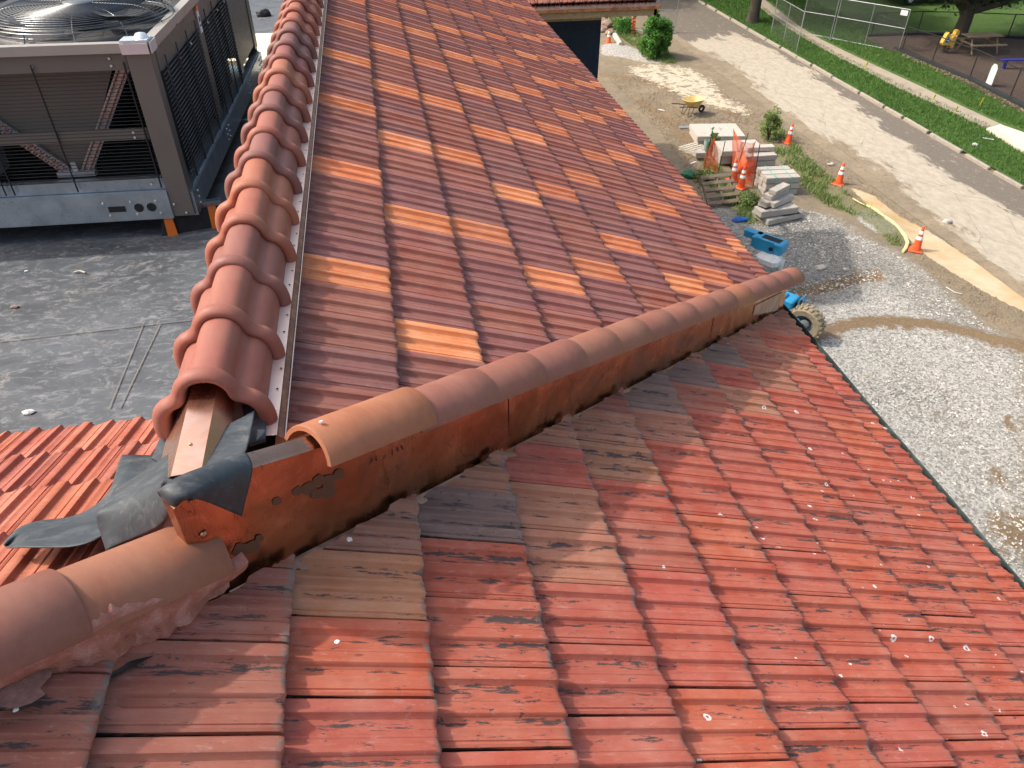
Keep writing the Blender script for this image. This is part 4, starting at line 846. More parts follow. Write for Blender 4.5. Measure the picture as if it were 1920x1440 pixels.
pathp = gpoly([(1480, 54), (1520, 78), (1560, 100), (1615, 127), (1677, 160), (1777, 205), (1850, 239), (1925, 288), (1925, 248), (1880, 234), (1800, 197), (1727, 162), (1657, 130), (1587, 97), (1540, 74), (1500, 50), (1450, 12), (1420, -12), (1395, -12), (1440, 25)]); mulp = gpoly([(1618, 68), (1660, 92), (1692, 100), (1740, 120), (1800, 150), (1860, 180), (1940, 222), (2150, 330), (2300, 100), (1960, 72), (1800, 66), (1700, 64)])
P = P[~inside(P, pathp) & ~inside(P, mulp)]; tufts('lawn_grass', M_blade_g, P, .10, .03, 'short mown green grass of the lawn strips', 'grass', .6, GZ + .08)
def inpoly_pts(poly, n_, thr=.0):
    lo_, hi_ = poly.min(0), poly.max(0); P = rng.uniform(lo_, hi_, (n_ * 3, 2)); P = P[inside(P, poly)]; k = np.array([mnoise.noise(Vector((x * 1.3, y * 1.3, 7))) for x, y in P]); return P[k > thr - .35 * rng.random(len(P))][:n_]
P = np.concatenate([inpoly_pts(grassA, 3000, .10), inpoly_pts(grassB, 5000, -.3), inpoly_pts(grassC, 1800)]); tufts('weeds', M_weed, P, .17, .035, 'patchy green and straw coloured weeds on the dirt beside the slabs', 'weeds', .9)
# crushed stones standing proud of the gravel
def stones(name, poly, n_, s0, s1, mt, lab):
    P = inpoly_pts(poly, n_, -2); P = P[~inside(P, puddle) & ~inside(P, slab)]; vs5, fs5 = [], []; base_ = np.array([(1, 0, 0), (-.8, .3, 0), (0, 1, .1), (.1, -.9, 0), (.2, .1, .9)]); fc = [(0, 2, 4), (2, 1, 4), (1, 3, 4), (3, 0, 4)]
    for i, (x, y) in enumerate(P):
        s_ = rng.uniform(s0, s1); a = rng.uniform(0, 6.28); q = base_ * s_ * rng.uniform(.6, 1.3, (5, 3)); ca, sa = math.cos(a), math.sin(a); q = np.stack([q[:, 0] * ca - q[:, 1] * sa + x, q[:, 0] * sa + q[:, 1] * ca + y, q[:, 2] * .8 + GZ - .002], 1)
        vs5 += q.tolist(); fs5 += [[5 * i + k for k in t] for t in fc]
    return tag(mesh(name, vs5, fs5, mt), lab, 'gravel', kind='stuff')
n = NT('gravel_stone'); gc = n.voro(n.world(), 9, out='Color'); sp5 = n.new('ShaderNodeSeparateColor'); n.L.new(gc, sp5.inputs[0]); n.fin(n.mix(sp5.outputs[0], (.26, .24, .205), (.66, .63, .57)), .9); M_grav = n.m
stones('gravel', gravel, 15000, .015, .04, M_grav, 'crushed pale grey gravel scattered over the yard')

mudp = gpoly([(1130, 135), (1250, 125), (1330, 160), (1440, 215), (1560, 300), (1700, 405), (1850, 500), (1925, 560), (1925, 650), (1850, 600), (1740, 510), (1640, 420), (1520, 330), (1450, 280), (1330, 270), (1340, 400), (1240, 250)])
n = NT('mud_clod'); n.fin(n.mix(n.noise(n.world(), 5, 3), (.16, .115, .07), (.33, .26, .175)), .95); stones('mud_clods', mudp, 9000, .015, .05, n.m, 'crumbled brown mud clods strewn between the road and the gravel')
# ---------------------------------------------------------------- traffic cones
def make_cone(label, loc):
    t = thing('traffic_cone', label, 'traffic cone', loc, 0, 'orange traffic cones')
    b = MB(); b.box((0, 0, .018), (.36, .36, .036), bev=.02); b.out('base', M_conor, t)
    b = MB(); b.lathe([(.135, .03), (.128, .05), (.088, .33), (.066, .45), (.036, .64), (.034, .70), (.024, .715), (.0, .715)], 24); o = b.out('cone', M_conor, t, 50)
    for z0_, z1_ in ((.34, .44), (.50, .60)):
        rA, rB = .128 - (z0_ - .05) * .145 + .006, .128 - (z1_ - .05) * .145 + .006
        b = MB(); b.lathe([(rA - .001, z0_), (rA + .003, z0_ + .004), (rB + .003, z1_ - .004), (rB - .001, z1_)], 24); b.out('reflective_band', M_conwh, o, 50)
    return t
cone0 = make_cone('orange cone alone on the mud right of the leafy bush and slabs', G(1477, 268))
def put_cone(lb, loc, rz=0, tilt=(0, 0)):
    c = copy_tree(cone0); c['label'] = lb; c.location = loc; c.rotation_euler = (tilt[0], tilt[1], rz); return c
cone0.rotation_euler = (R(1), R(3), R(20)); cone0.scale = (1, 1, 1)
put_cone('orange cone in the weeds beside the strapped blocks', G(1572, 345), R(35)); put_cone('orange cone at the end of the yellow hose', G(1716, 470), R(55), (0, R(4)))
put_cone('faded orange cone by the bush near the dark wing wall', G(1141, 82), R(10)); put_cone('left of two cones behind the orange netting', G(1374, 338), R(10)); put_cone('right of two cones behind the orange netting', G(1389, 352), R(30))

# ---------------------------------------------------------------- stone slabs in stacks
def block(label, c, d, rz, mt=None, rough_=False, grp='cut limestone slabs stacked in the yard', tilt=0, seed=0):
    bm = bmesh.new(); bmesh.ops.create_cube(bm, size=1)
    for v in bm.verts: v.co = Vector((v.co.x * d[0], v.co.y * d[1], v.co.z * d[2]))
    bmesh.ops.bevel(bm, geom=bm.edges[:], offset=.012, segments=2, affect='EDGES')
    if rough_:
        for v in bm.verts:
            v.co += Vector((mnoise.noise(v.co * 2 + Vector((seed, 0, 0))), mnoise.noise(v.co * 2 + Vector((0, seed, 9))), 0)) * .03
    m = bpy.data.meshes.new('stone_slab'); bm.to_mesh(m); bm.free(); m.materials.append(mt or M_stone); o = bpy.data.objects.new('stone_slab', m); C.objects.link(o)
    o.location = c; o.rotation_euler = (R(tilt), 0, rz); return tag(o, label, 'stone slab', grp)
def strap(pts, label, w_=.02):
    b = MB(); b.tube(pts, w_ * .5, 4); return tag(b.out('packing_strap', M_strap), label, 'strap', 'green packing straps')
# stack 1: two wide slabs by the wheelbarrow
c1 = G(1346, 242, GZ + .4); rz1 = R(-8)
def loc2(c, rz, x, y, z): v = Matrix.Rotation(rz, 3, 'Z') @ Vector((x, y, 0)); return Vector((c.x + v.x, c.y + v.y, GZ + z))
for k, (z, dx, s_) in enumerate(((.09, .02, 1), (.29, -.03, 1.0))):
    block(('lower' if k == 0 else 'top') + ' wide slab of the stack beside the wheelbarrow', loc2(c1, rz1, dx, -.02 * k, z), (1.75, 1.35, .18), rz1, seed=k)
for x in (-.25, .45): strap([loc2(c1, rz1, x, -.72, .0), loc2(c1, rz1, x, -.70, .385), loc2(c1, rz1, x, .68, .385), loc2(c1, rz1, x, .70, .0)], ('left' if x < 0 else 'right') + ' green strap over the wide slabs by the wheelbarrow')
# stack 2
c2 = G(1405, 300, GZ + .3)
block('wide pale slab under the short block, behind the netting', loc2(c2, 0, -.15, .62, .50), (1.5, 1.0, .18), R(-4), seed=3)
block('short slab lying on the wide slab behind the netting', loc2(c2, 0, .35, .10, .66), (.95, .28, .14), R(-3), seed=4)
for k in range(3): block(('bottom', 'middle', 'upper')[k] + ' long grey faced slab behind the netting', loc2(c2, 0, .12 + .02 * k, -.05, .10 + .19 * k - (0 if k < 2 else .0)), (1.28, .62, .17), R(-3 + k), M_stoned, seed=5 + k)
block('lower pale slab behind the netting, under the wide one', loc2(c2, 0, -.15, .72, .22), (1.45, .85, .30), R(-4), seed=9)
# stack 3: strapped blocks
c3 = G(1455, 345, GZ + .2)
for j, (x, y) in enumerate(((0, -.28), (0, .05), (0, .38))):
    for k in range(3):
        block('%s %s block of the strapped stack right of the netting' % (('front', 'middle', 'rear')[j], ('bottom', 'centre', 'upper')[k]), loc2(c3, R(-3), .03 * ((j + k) % 2), y, .10 + .20 * k), (1.12 - .04 * j, .30, .18), R(-3), M_stone if (j + k) % 2 else M_stoned, seed=j * 3 + k)
for x in (-.22, .28): strap([loc2(c3, R(-3), x, -.46, .02), loc2(c3, R(-3), x - .03, -.45, .61), loc2(c3, R(-3), x - .02, .3, .605), loc2(c3, R(-3), x, .55, .60), loc2(c3, R(-3), x, .56, .0)], ('left' if x < 0 else 'right') + ' green strap around the strapped stone stack', .035)
# stack 4: rough offcuts on a slab
c4 = G(1458, 402, GZ + .1); r4 = R(16)
c4.x += .0
L4 = [((-.02, 0, .10), (1.05, .62, .14), 6, 'bottom slab of the loose pile of offcuts'), ((.18, -.16, .10), (.5, .3, .14), 6, None), ((-.15, -.05, .27), (1.0, .36, .16), -2, 'long bevelled block on the left of the loose pile'),
      ((-.02, .14, .27), (1.02, .26, .16), 20, None), ((-.05, .16, .43), (.9, .24, .14), 18, None), ((-.26, .16, .42), (.20, .30, .15), 30, None), ((.0, .20, .57), (.72, .24, .12), 22, None), ((.04, .02, .44), (.78, .16, .14), 20, None), ((.02, .16, .70), (.62, .22, .11), 24, None)]
nm4 = ['', 'small flat offcut at the front foot of the loose pile', '', 'grey block crossing the middle of the loose pile', 'block in the third layer of the loose pile', 'short cube of stone at the left end of the loose pile', 'pale bevelled block one below the top of the loose pile', 'thin block at the front of the third layer of the loose pile', 'topmost block of the loose pile of offcuts']
for k, (p, d, rz, lb) in enumerate(L4): block(lb or nm4[k], loc2(c4, r4, p[0] * 1.25, p[1] * 1.2, .03 + (p[2] - .03) * 1.2), (d[0] * 1.25, d[1] * 1.25, d[2] * 1.2), R(rz + 8), M_stone if k % 2 else M_stoned, True, seed=k * 7)
# pallets
def pallet(label, M4, mt, ncross=5):
    t = thing('wooden_pallet', label, 'pallet', (0, 0, 0), 0, 'wooden pallets'); t.matrix_world = M4; r = random.Random(3)
    for x in (-.5, 0, .5): b = MB(); b.box((x, 0, .065), (.05, 1.0, .09)); b.out('stringer', mt, t)
    for k in range(ncross): b = MB(); b.box((0, -.45 + .9 * k / (ncross - 1), .12), (1.08, .11, .018), rz=R(r.uniform(-1, 1))); b.out('deck_board', mt, t)
    for k in range(3): b = MB(); b.box((0, -.45 + .45 * k, .011), (1.08, .10, .018)); b.out('bottom_board', mt, t)
    return t
p = G(1353, 388); M4 = Matrix.Translation((p.x + .05, p.y + .05, GZ + .02)) @ Matrix.Rotation(R(4), 4, 'Z') @ Matrix.Rotation(R(38), 4, 'X') @ Matrix.Translation((0, .52, 0)); pallet('weathered brown pallet tilted up against the orange netting', M4, M_pal, 5)
p = G(1303, 282); pallet('pale pallet lying flat left of the netting', Matrix.Translation((p.x, p.y, GZ)) @ Matrix.Rotation(R(25), 4, 'Z') @ Matrix.Scale(.8, 4), M_pallet2, 6)
p = G(1312, 288, GZ + .2); block('small grey stone block on the pale pallet', Vector((p.x, p.y, GZ + .20)), (.36, .30, .16), R(-5), M_stoned)
# netting on stakes
def stake(a, h, lean, lb):
    p = G(*a); q = p + Vector((lean[0], lean[1], h)); b = MB(); b.tube([p, q], .016, 6); return tag(b.out('fence_stake', M_stake), lb, 'stake', 'stakes holding the orange netting'), p, q
S1 = stake((1319, 322), 1.35, (.12, .1), 'leftmost rusty stake holding the pointed piece of netting'); S2 = stake((1347, 322), 1.05, (.05, 0), 'stake between the pointed netting and the open bay'); S3 = stake((1376, 335), 1.5, (.22, .05), 'leaning stake in the middle of the netting'); S4 = stake((1412, 350), 1.4, (-.06, .02), 'rightmost stake in front of the strapped stones')
def net(name, A, B_, nu_, nv_, sag, lb, shape=None):
    m = bpy.data.meshes.new(name); vs6, ed = [], []; 
    b = MB(); ok = {}
    for i in range(nu_ + 1):
        for j in range(nv_ + 1):
            u, v_ = i / nu_, j / nv_; lo2 = A[0].lerp(B_[0], u); hi2 = A[1].lerp(B_[1], u); q = lo2.lerp(hi2, v_); q.z -= sag * math.sin(math.pi * u) * v_; q += Vector((.05 * mnoise.noise(Vector((u * 3, v_ * 3, 1))), .12 * mnoise.noise(Vector((u * 4, v_ * 2, 5))), 0))
            ok[(i, j)] = (q, shape(u, v_) if shape else True)
    for i in range(nu_ + 1):
        for j in range(nv_ + 1):
            for di, dj in ((1, 0), (0, 1)):
                k2 = (i + di, j + dj)
                if k2 in ok and ok[(i, j)][1] and ok[k2][1]:
                    a_, c_ = ok[(i, j)][0], ok[k2][0]; d_ = (c_ - a_); s_ = d_.cross(Vector((.3, 1, .2))).normalized() * .0055; b.quad(a_ - s_, a_ + s_, c_ + s_, c_ - s_, 0)
    return tag(b.out(name, M_net), lb, 'safety netting', 'orange safety netting')
net('safety_netting', (S1[1] + Vector((-.15, -.15, .05)), S1[2]), (S2[1] + Vector((-.05, -.1, 0)), S1[2] + Vector((.25, -.1, -.1))), 22, 40, .0, 'pointed piece of orange netting hanging from the leftmost stake', lambda u, v_: abs(u - .45) < .52 * min(1, (1 - v_) * 1.6 + .05))
net('safety_netting', (S3[1], S3[2] + Vector((-.1, 0, -.45))), (S4[1], S4[2] + Vector((0, 0, -.35))), 26, 36, .35, 'sagging orange netting in front of the slabs', None)
net('safety_netting', (S3[1] + Vector((.1, .5, .3)), S3[2] + Vector((-.3, .5, .0))), (S4[1] + Vector((0, .3, .1)), S4[2] + Vector((0, .3, .0))), 30, 24, .25, 'upper sheet of orange netting draped over the slabs')
def blob(name, px, py, sz, mt, lb, cat, seed=0): return crumple(name, G(px, py), sz, mt, lb, cat, None, seed, 3)
blob('tarpaulin', 1389, 414, (.27, .13, .07), M_bag, 'folded blue tarp on the gravel near the roof edge', 'tarpaulin', 2); blob('tarpaulin', 1433, 360, (.16, .14, .09), M_bag, 'crumpled blue tarp tucked between the stone stacks', 'tarpaulin', 5)
blob('plastic_bag', 1291, 330, (.22, .26, .12), M_green, 'dark green plastic sack at the roof edge', 'sack', 8)
b = MB(); p = G(1322, 290); b.lathe([(.10, 0), (.10, .5), (.095, .52), (.08, .52), (.08, .05)], 16, p); tag(b.out('plastic_tube', M_tube, None, 40), 'pale green upright tube beside the netting', 'tube')
# wheelbarrow
wb = thing('wheelbarrow', 'yellow wheelbarrow with a dirty tray', 'wheelbarrow', G(1296, 214), R(-72))
bm = bmesh.new(); ring = lambda w_, l_, z, n_=16: [bm.verts.new((math.copysign(abs(math.cos(a)) ** .6, math.cos(a)) * w_, math.copysign(abs(math.sin(a)) ** .6, math.sin(a)) * l_ + (.0 if z > .4 else .05), z)) for a in [2 * math.pi * k / n_ for k in range(n_)]]
rg = [ring(.17, .22, .30), ring(.31, .42, .58), ring(.335, .45, .60), ring(.325, .44, .605), ring(.295, .40, .575), ring(.15, .20, .33)]
for a, c in zip(rg[:-1], rg[1:]):
    for i in range(16): bm.faces.new((a[i], a[(i + 1) % 16], c[(i + 1) % 16], c[i]))
bm.faces.new(rg[0][::-1]); inn = bm.faces.new(rg[-1]); m = bpy.data.meshes.new('tray'); bm.to_mesh(m); bm.free(); m.materials.append(M_yel); o = bpy.data.objects.new('tray', m); C.objects.link(o); o.parent = wb; autosm(o, 50)
b = MB(); b.lathe([(0, .34), (.16, .345), (.20, .40)], 16); b.out('tray_residue', simple('mortar_residue', (.34, .31, .26), .9, 0, .4, 12, .8, .02), wb, 60)
for sx in (-1, 1):
    b = MB(); b.tube([(sx * .06, .62, .20), (sx * .16, .1, .28), (sx * .22, -.5, .42), (sx * .26, -.85, .47)], .018, 8); b.out('handle', M_stake, wb)
    b = MB(); b.tube([(sx * .18, -.28, .34), (sx * .20, -.34, .01), (sx * .20, -.18, .01), (sx * .17, -.05, .28)], .013, 6); b.out('leg', M_stake, wb)
b = MB(); b.lathe([(.08, -.03), (.13, -.04), (.15, -.02), (.15, .02), (.13, .04), (.08, .03)], 20, (0, .50, .15), Matrix.Rotation(R(90), 3, 'Y')); b.out('wheel', M_rubber, wb, 40)
b = MB(); p = G(1284, 240); b.box((p.x, p.y, GZ + .03), (.45, .22, .04), rz=R(-5)); tag(b.out('paving_offcut', M_coilfin), 'thin grey board beside the wheelbarrow legs', 'board')
# yellow drain hose
hp = [G(x, y, GZ + .05) for x, y in ((1625, 385), (1640, 392), (1655, 404), (1672, 415), (1685, 428), (1697, 442), (1702, 455), (1698, 466), (1693, 472))]
b = MB(); b.tube(hp, [.035, .04, .045, .045, .05, .05, .05, .05, .04], 10); o = b.out('drain_hose', M_hose, None, 60); tag(o, 'flattened yellow hose curving through the weeds to the cone', 'hose')
b = MB(); b.tube([G(1599, 372, GZ + .03), G(1612, 380, GZ + .03), G(1625, 386, GZ + .04)], .02, 6); tag(b.out('drain_hose', M_hose, None, 60), 'thin far end of a yellow hose in the weeds behind the wide one', 'hose')
# boom lift, mostly hidden below the eave
lw = G(1502, 633); ax = Vector((-.80, -.60, 0)).normalized(); bl = thing('boom_lift', 'blue boom lift with muddy tyres parked under the eave', 'boom lift', (lw.x, lw.y, GZ), math.atan2(ax.x, -ax.y))
def wheel(x, y, r_=.41):
    b = MB(); b.lathe([(r_ * .58, -.13), (r_ * .9, -.15), (r_ * .98, -.12), (r_, -.06), (r_, .06), (r_ * .98, .12), (r_ * .9, .15), (r_ * .58, .13)], 32, (x, y, r_), Matrix.Rotation(R(90), 3, 'X'))
    for k in range(22):
        a = 2 * math.pi * k / 22
        for s_ in (-1, 1): b.box((x + math.cos(a + s_ * .07) * r_ * 1.01, y + s_ * .07, r_ + math.sin(a + s_ * .07) * r_ * 1.01), (.05, .12, .045), M=Matrix.Rotation(-a, 3, 'Y'))
    t = b.out('tyre', M_tyre, bl, 30); b = MB(); Rm = Matrix.Rotation(R(90), 3, 'X')
    b.lathe([(r_ * .60, .12), (r_ * .56, .11), (r_ * .52, .02), (r_ * .30, .0), (r_ * .28, .06), (r_ * .18, .09), (0, .09)], 28, (x, y, r_), Rm)
    for k in range(8): a = 2 * math.pi * k / 8; b.lathe([(0, .085), (.014, .085), (.014, .0)], 6, (x + math.cos(a) * .085, y, r_ + math.sin(a) * .085), Rm)
    b.out('rim', M_rim, t, 40); return t
for x, y in ((0, 0), (-2.2, 0), (0, -1.7), (-2.2, -1.7)): wheel(x, y)
Mi = Matrix.Rotation(-bl.rotation_euler.z, 3, 'Z'); q = Mi @ (G(1486, 556, -9.2) - Vector(bl.location)); q.z = .72
b = MB(); b.box((-1.1, -.85, .60), (2.3, .8, .34), bev=.05); b.box((-2.2, -.85, .42), (.26, 1.3, .2)); b.box((q.x - .1, q.y - .1, q.z), (.50, .42, .22), bev=.03); b.box((q.x - .2, q.y - .2, q.z + .14), (.26, .3, .08), bev=.02); b.out('chassis', M_blue, bl, 40)
b = MB(); b.tube([(q.x + .22, q.y - .1, q.z - .2), (q.x + .22, q.y - .1, q.z + .12), (q.x + .22, q.y + .2, q.z + .12), (q.x + .22, q.y + .2, q.z - .2)], .018, 6); b.out('axle_guard', M_blue, bl)
b = MB(); b.box((q.x + .12, q.y, q.z - .05), (.2, .25, .22), bev=.03); b.tube([(0, -.2, .42), (0, -1.5, .42)], .07, 10); b.out('axle', M_rubber, bl, 40)
p = G(1446, 458, -9.0); tb = bl; Mi = Matrix.Rotation(-bl.rotation_euler.z, 3, 'Z'); lp = Mi @ (p - Vector(bl.location))
b = MB(); b.box((lp.x - .05, lp.y, lp.z), (.85, .40, .30), bev=.03); b.box((lp.x - .1, lp.y - .22, lp.z + .02), (.5, .05, .34), bev=.02); b.box((lp.x - .55, lp.y + .1, lp.z + .05), (.5, .2, .2), bev=.02); b.out('boom', M_blue, bl, 40)
b = MB(); b.box((lp.x + .12, lp.y - .21, lp.z - .30), (.62, .5, .32), bev=.10); b.lathe([(.07, -.6), (.07, -.2)], 12, (lp.x + .42, lp.y - .1, lp.z)); b.out('tank', M_white, bl, 40)
b = MB(); b.lathe([(0, .02), (.05, .02), (.06, 0)], 12, (lp.x + .12, lp.y - .25, lp.z), Matrix.Rotation(R(90), 3, 'X')); b.box((lp.x, lp.y, lp.z + .152), (.5, .22, .006)); b.out('boom_fitting', M_dark, bl)
# utility flags, litter
for x, y, lb in ((1620, 132, 'yellow marker flag farthest along the strip by the path'), (1746, 194, 'yellow marker flag in the middle of the lawn strip'), (1787, 217, 'yellow marker flag nearest the concrete pad'), (1836, 200, 'yellow marker flag alone on the lawn beyond the path')):
    t = thing('marker_flag', lb, 'marker flag', G(x, y, GZ + .08), R(20), 'yellow utility marker flags'); b = MB(); b.tube([(0, 0, 0), (.04, 0, .36)], .006, 5); b.out('wire', M_flag, t)
    b = MB(); b.quad((.02, 0, .12), (.16, .02, .20), (.17, .0, .33), (.045, 0, .36), .004); b.out('flag', M_flag, t)
blob('plastic_bottle', 1826, 275, (.15, .10, .08), M_white, 'crushed white cup on the grass by the kerb', 'litter', 4)
b = MB(); p = G(1853, 260, GZ + .12); b.box(p, (.05, .36, .02), rz=R(48)); tag(b.out('litter_stick', M_white), 'white stick of litter in the grass left of the pad', 'litter')
b = MB(); p = G(1300, 305, GZ + .02); b.box(p, (.05, .30, .02), rz=R(-60)); tag(b.out('litter_stick', M_white), 'white offcut on the dirt below the pale pallet', 'litter')
b = MB(); p = G(1240, 206, GZ + .02); b.box(p, (.05, .28, .02), rz=R(40)); tag(b.out('litter_stick', M_white), 'small white offcut on bare dirt left of the wheelbarrow', 'litter')
pw = [G(x, y, GZ + .03) for x, y in ((1774, 538), (1790, 548), (1804, 551))]; b = MB(); b.tube(pw, .01, 5); tag(b.out('litter_strap', M_white), 'thin white strip curling on the gravel', 'litter')
for k, (x, y, s_, lb) in enumerate(((1538, 505, .16, 'pale rock left of the rut'), (1585, 507, .10, 'small pale rock right of the larger one'), (1558, 240 + 70, .12, 'white rubble in the mud left of the middle cone'), (1775, 418, .14, 'flat pale rubble at the road edge'))):
    blob('rock', x, y, (s_, s_ * .7, s_ * .5), M_stone, lb, 'rock', 20 + k)
# ---------------------------------------------------------------- fences
def mesh_wire(mb, a, c, h, sp=.09, r_=.0035):
    a, c = Vector(a), Vector(c); L = (c - a).length; d = (c - a) / L; U = Vector((0, 0, 1)); k = -h
    while k < L:
        for sg in (1, -1):
            t0, t1 = (k, k + h); z0_, z1_ = (0, h) if sg > 0 else (h, 0); u0, u1 = max(t0, 0), min(t1, L)
            if u1 - u0 > .02:
                f0_, f1_ = (u0 - t0) / h, (u1 - t0) / h; P0 = a + d * u0 + U * (z0_ + (z1_ - z0_) * f0_); P1 = a + d * u1 + U * (z0_ + (z1_ - z0_) * f1_); s_ = (P1 - P0).cross(d.cross(U)).normalized() * r_; mb.quad(P0 - s_, P0 + s_, P1 + s_, P1 - s_, 0)
        k += sp
def panel(label, a, c, h, mt, name='temporary_fence', mids=1, wire=True, feet=True, group='temporary chain link fence panels', lean=(0, 0)):
    a, c = Vector(a), Vector(c); t = thing(name, label, 'fence panel', a, 0, group); A_, B2 = Vector((0, 0, .03)), c - a + Vector((0, 0, .03)); U = Vector((lean[0], lean[1], h - .03)); b = MB(); r_ = .02
    b.tube([A_, A_ + U], r_, 8); b.tube([B2, B2 + U], r_, 8); b.tube([A_ + U, B2 + U], r_, 8); b.tube([A_, B2], r_, 8); b.tube([A_ + U * .55, B2 + U * .55], r_ * .8, 8)
    for k in range(1, mids + 1): m_ = A_.lerp(B2, k / (mids + 1)); b.tube([m_, m_ + U], r_ * .8, 8)
    b.out('frame', mt, t); b = MB(); mesh_wire(b, A_, B2, h - .03, .085, .0022); b.out('chain_link', M_wire, t)
    if feet:
        b = MB()
        for q in (A_, B2): b.box((q.x, q.y, .02), (.5, .12, .03), rz=math.atan2(B2.y, B2.x) + R(90))
        b.out('foot', mt, t)
    return t
panel('leaning silver fence panel at the kerb in front of the far trees', G(1444, 68), G(1492, 101), 1.9, M_fence, mids=1)
panel('long silver gate panel with a white plate across the path', G(1560, 73, GZ + .08), G(1684, 97, GZ + .08), 1.9, M_fence, mids=1)
panel('silver fence panel standing behind the bush', G(1213, 60), G(1265, 62), 2.0, M_fence, mids=0)
panel('silver fence panel left of the one behind the bush', G(1165, 52), G(1212, 60), 2.0, M_fence, mids=0)
panel('dull fence panel left of the long gate', G(1500, 62, GZ + .08), G(1556, 72, GZ + .08), 1.9, M_fence, mids=0)
b = MB(); p = G(1684, 97, GZ + .08); q = G(1560, 73, GZ + .08); c = q.lerp(p, .93); d_ = (p - q).normalized(); b.quad(c + Vector((0, 0, 1.62)) - d_ * .17 - d_.cross(Vector((0, 0, 1))) * -.04, c + Vector((0, 0, 1.62)) + d_ * .17 - d_.cross(Vector((0, 0, 1))) * -.04, c + Vector((0, 0, 1.85)) + d_ * .17 - d_.cross(Vector((0, 0, 1))) * -.04, c + Vector((0, 0, 1.85)) - d_ * .17 - d_.cross(Vector((0, 0, 1))) * -.04, .01); tag(b.out('sign_plate', M_white), 'small white plate on the top right corner of the long gate', 'sign')
def lowfence(label, pts, h, gate=None):
    t = thing('playground_fence', label, 'fence', pts[0], 0); o_ = Vector(pts[0]); P_ = [Vector(p) - o_ for p in pts]
    b = MB(); b.tube([p + Vector((0, 0, h)) for p in P_], .022, 6); b.out('top_rail', M_fblack, t)
    for p in P_: b = MB(); b.tube([p, p + Vector((0, 0, h + .03))], .028, 6); b.out('post', M_fblack, t)
    b = MB()
    for a, c in zip(P_[:-1], P_[1:]): mesh_wire(b, a, c, h, .10, .0022)
    b.out('chain_link', M_fblack, t)
z_ = GZ + .1
lowfence('black chain link fence along the near side of the playground', [G(1632, 70, z_), G(1690, 98, z_), G(1747, 118, z_), G(1818, 146, z_), G(1893, 184, z_), G(1985, 232, z_)], 1.15)
lowfence('black chain link fence along the far side of the playground', [G(1632, 70, z_), G(1718, 66, z_), G(1800, 68, z_), G(1888, 72, z_), G(1990, 76, z_)], 1.15)
for nm, pts_, lb in (('garden_edging', [(1680, 92), (1747, 121), (1818, 150), (1893, 188), (1990, 238)], 'black edging along the near side of the mulch'), ('garden_edging', [(1625, 68), (1718, 65), (1800, 67), (1888, 71), (1990, 75)], 'black edging along the far side of the mulch')):
    b = MB(); pp = [G(x, y, GZ + .12) for x, y in pts_]
    for a, c in zip(pp[:-1], pp[1:]): d_ = (c - a); b.box((a + c) / 2, (d_.length + .05, .26, .24), rz=math.atan2(d_.y, d_.x))
    tag(b.out(nm, M_blk2), lb, 'edging')
P = []
for t_ in np.linspace(0, 1, 420): x = np.interp(t_, [0, .35, .7, 1], [1690, 1765, 1850, 1935]); yv = np.interp(x, [1690, 1747, 1818, 1893, 1940], [103, 128, 160, 200, 226]); q = G(x + random.gauss(0, 2), yv + random.gauss(0, 3), GZ); P.append((q.x, q.y))
b = MB(); 
for (x, y) in P: s_ = random.uniform(.03, .09); b.add([(x - s_, y - s_ * .5, GZ + .09), (x + s_, y - s_, GZ + .09), (x + s_ * .4, y + s_, GZ + .10), (x, y, GZ + .09 + s_)], [[0, 1, 3], [1, 2, 3], [2, 0, 3]])
tag(b.out('dry_leaves', simple('dry_leaf', (.30, .22, .14), .9)), 'dry brown leaves drifted along the playground edging', 'leaf litter', kind='stuff')
# sign with a peaked top on the near fence
f0_, f1_ = G(1818, 146, z_), G(1893, 184, z_); d_ = (f1_ - f0_).normalized(); c = f0_.lerp(f1_, .44); nrm_ = Vector((d_.y, -d_.x, 0));
if nrm_.y > 0: nrm_ = -nrm_
pts3 = [(-.20, .10), (.20, .10), (.20, .78), (.09, .92), (-.09, .92), (-.20, .78)]; t = thing('notice_board', 'white notice with a peaked top hung on the near playground fence', 'sign', c + nrm_ * .05)
fr_ = [d_ * x + Vector((0, 0, z)) for x, z in pts3]; n_ = 6; b = MB(); b.add(fr_ + [p + nrm_ * .012 for p in fr_], [list(range(6)), list(range(6, 12))[::-1]] + [[i, (i + 1) % 6, 6 + (i + 1) % 6, 6 + i] for i in range(6)]); b.out('board', simple('notice_white', (.78, .84, .80), .5, 0, .05), t)
b = MB()
for k in range(6): zc = .68 - k * .075; wv = (.09, .13, .12, .13, .10, .12)[k]; b.box(nrm_ * .014 + Vector((0, 0, zc)), (wv * 2, .003, .014), rz=math.atan2(d_.y, d_.x))
b.out('lettering', simple('faint_lettering', (.5, .55, .55), .6), t)
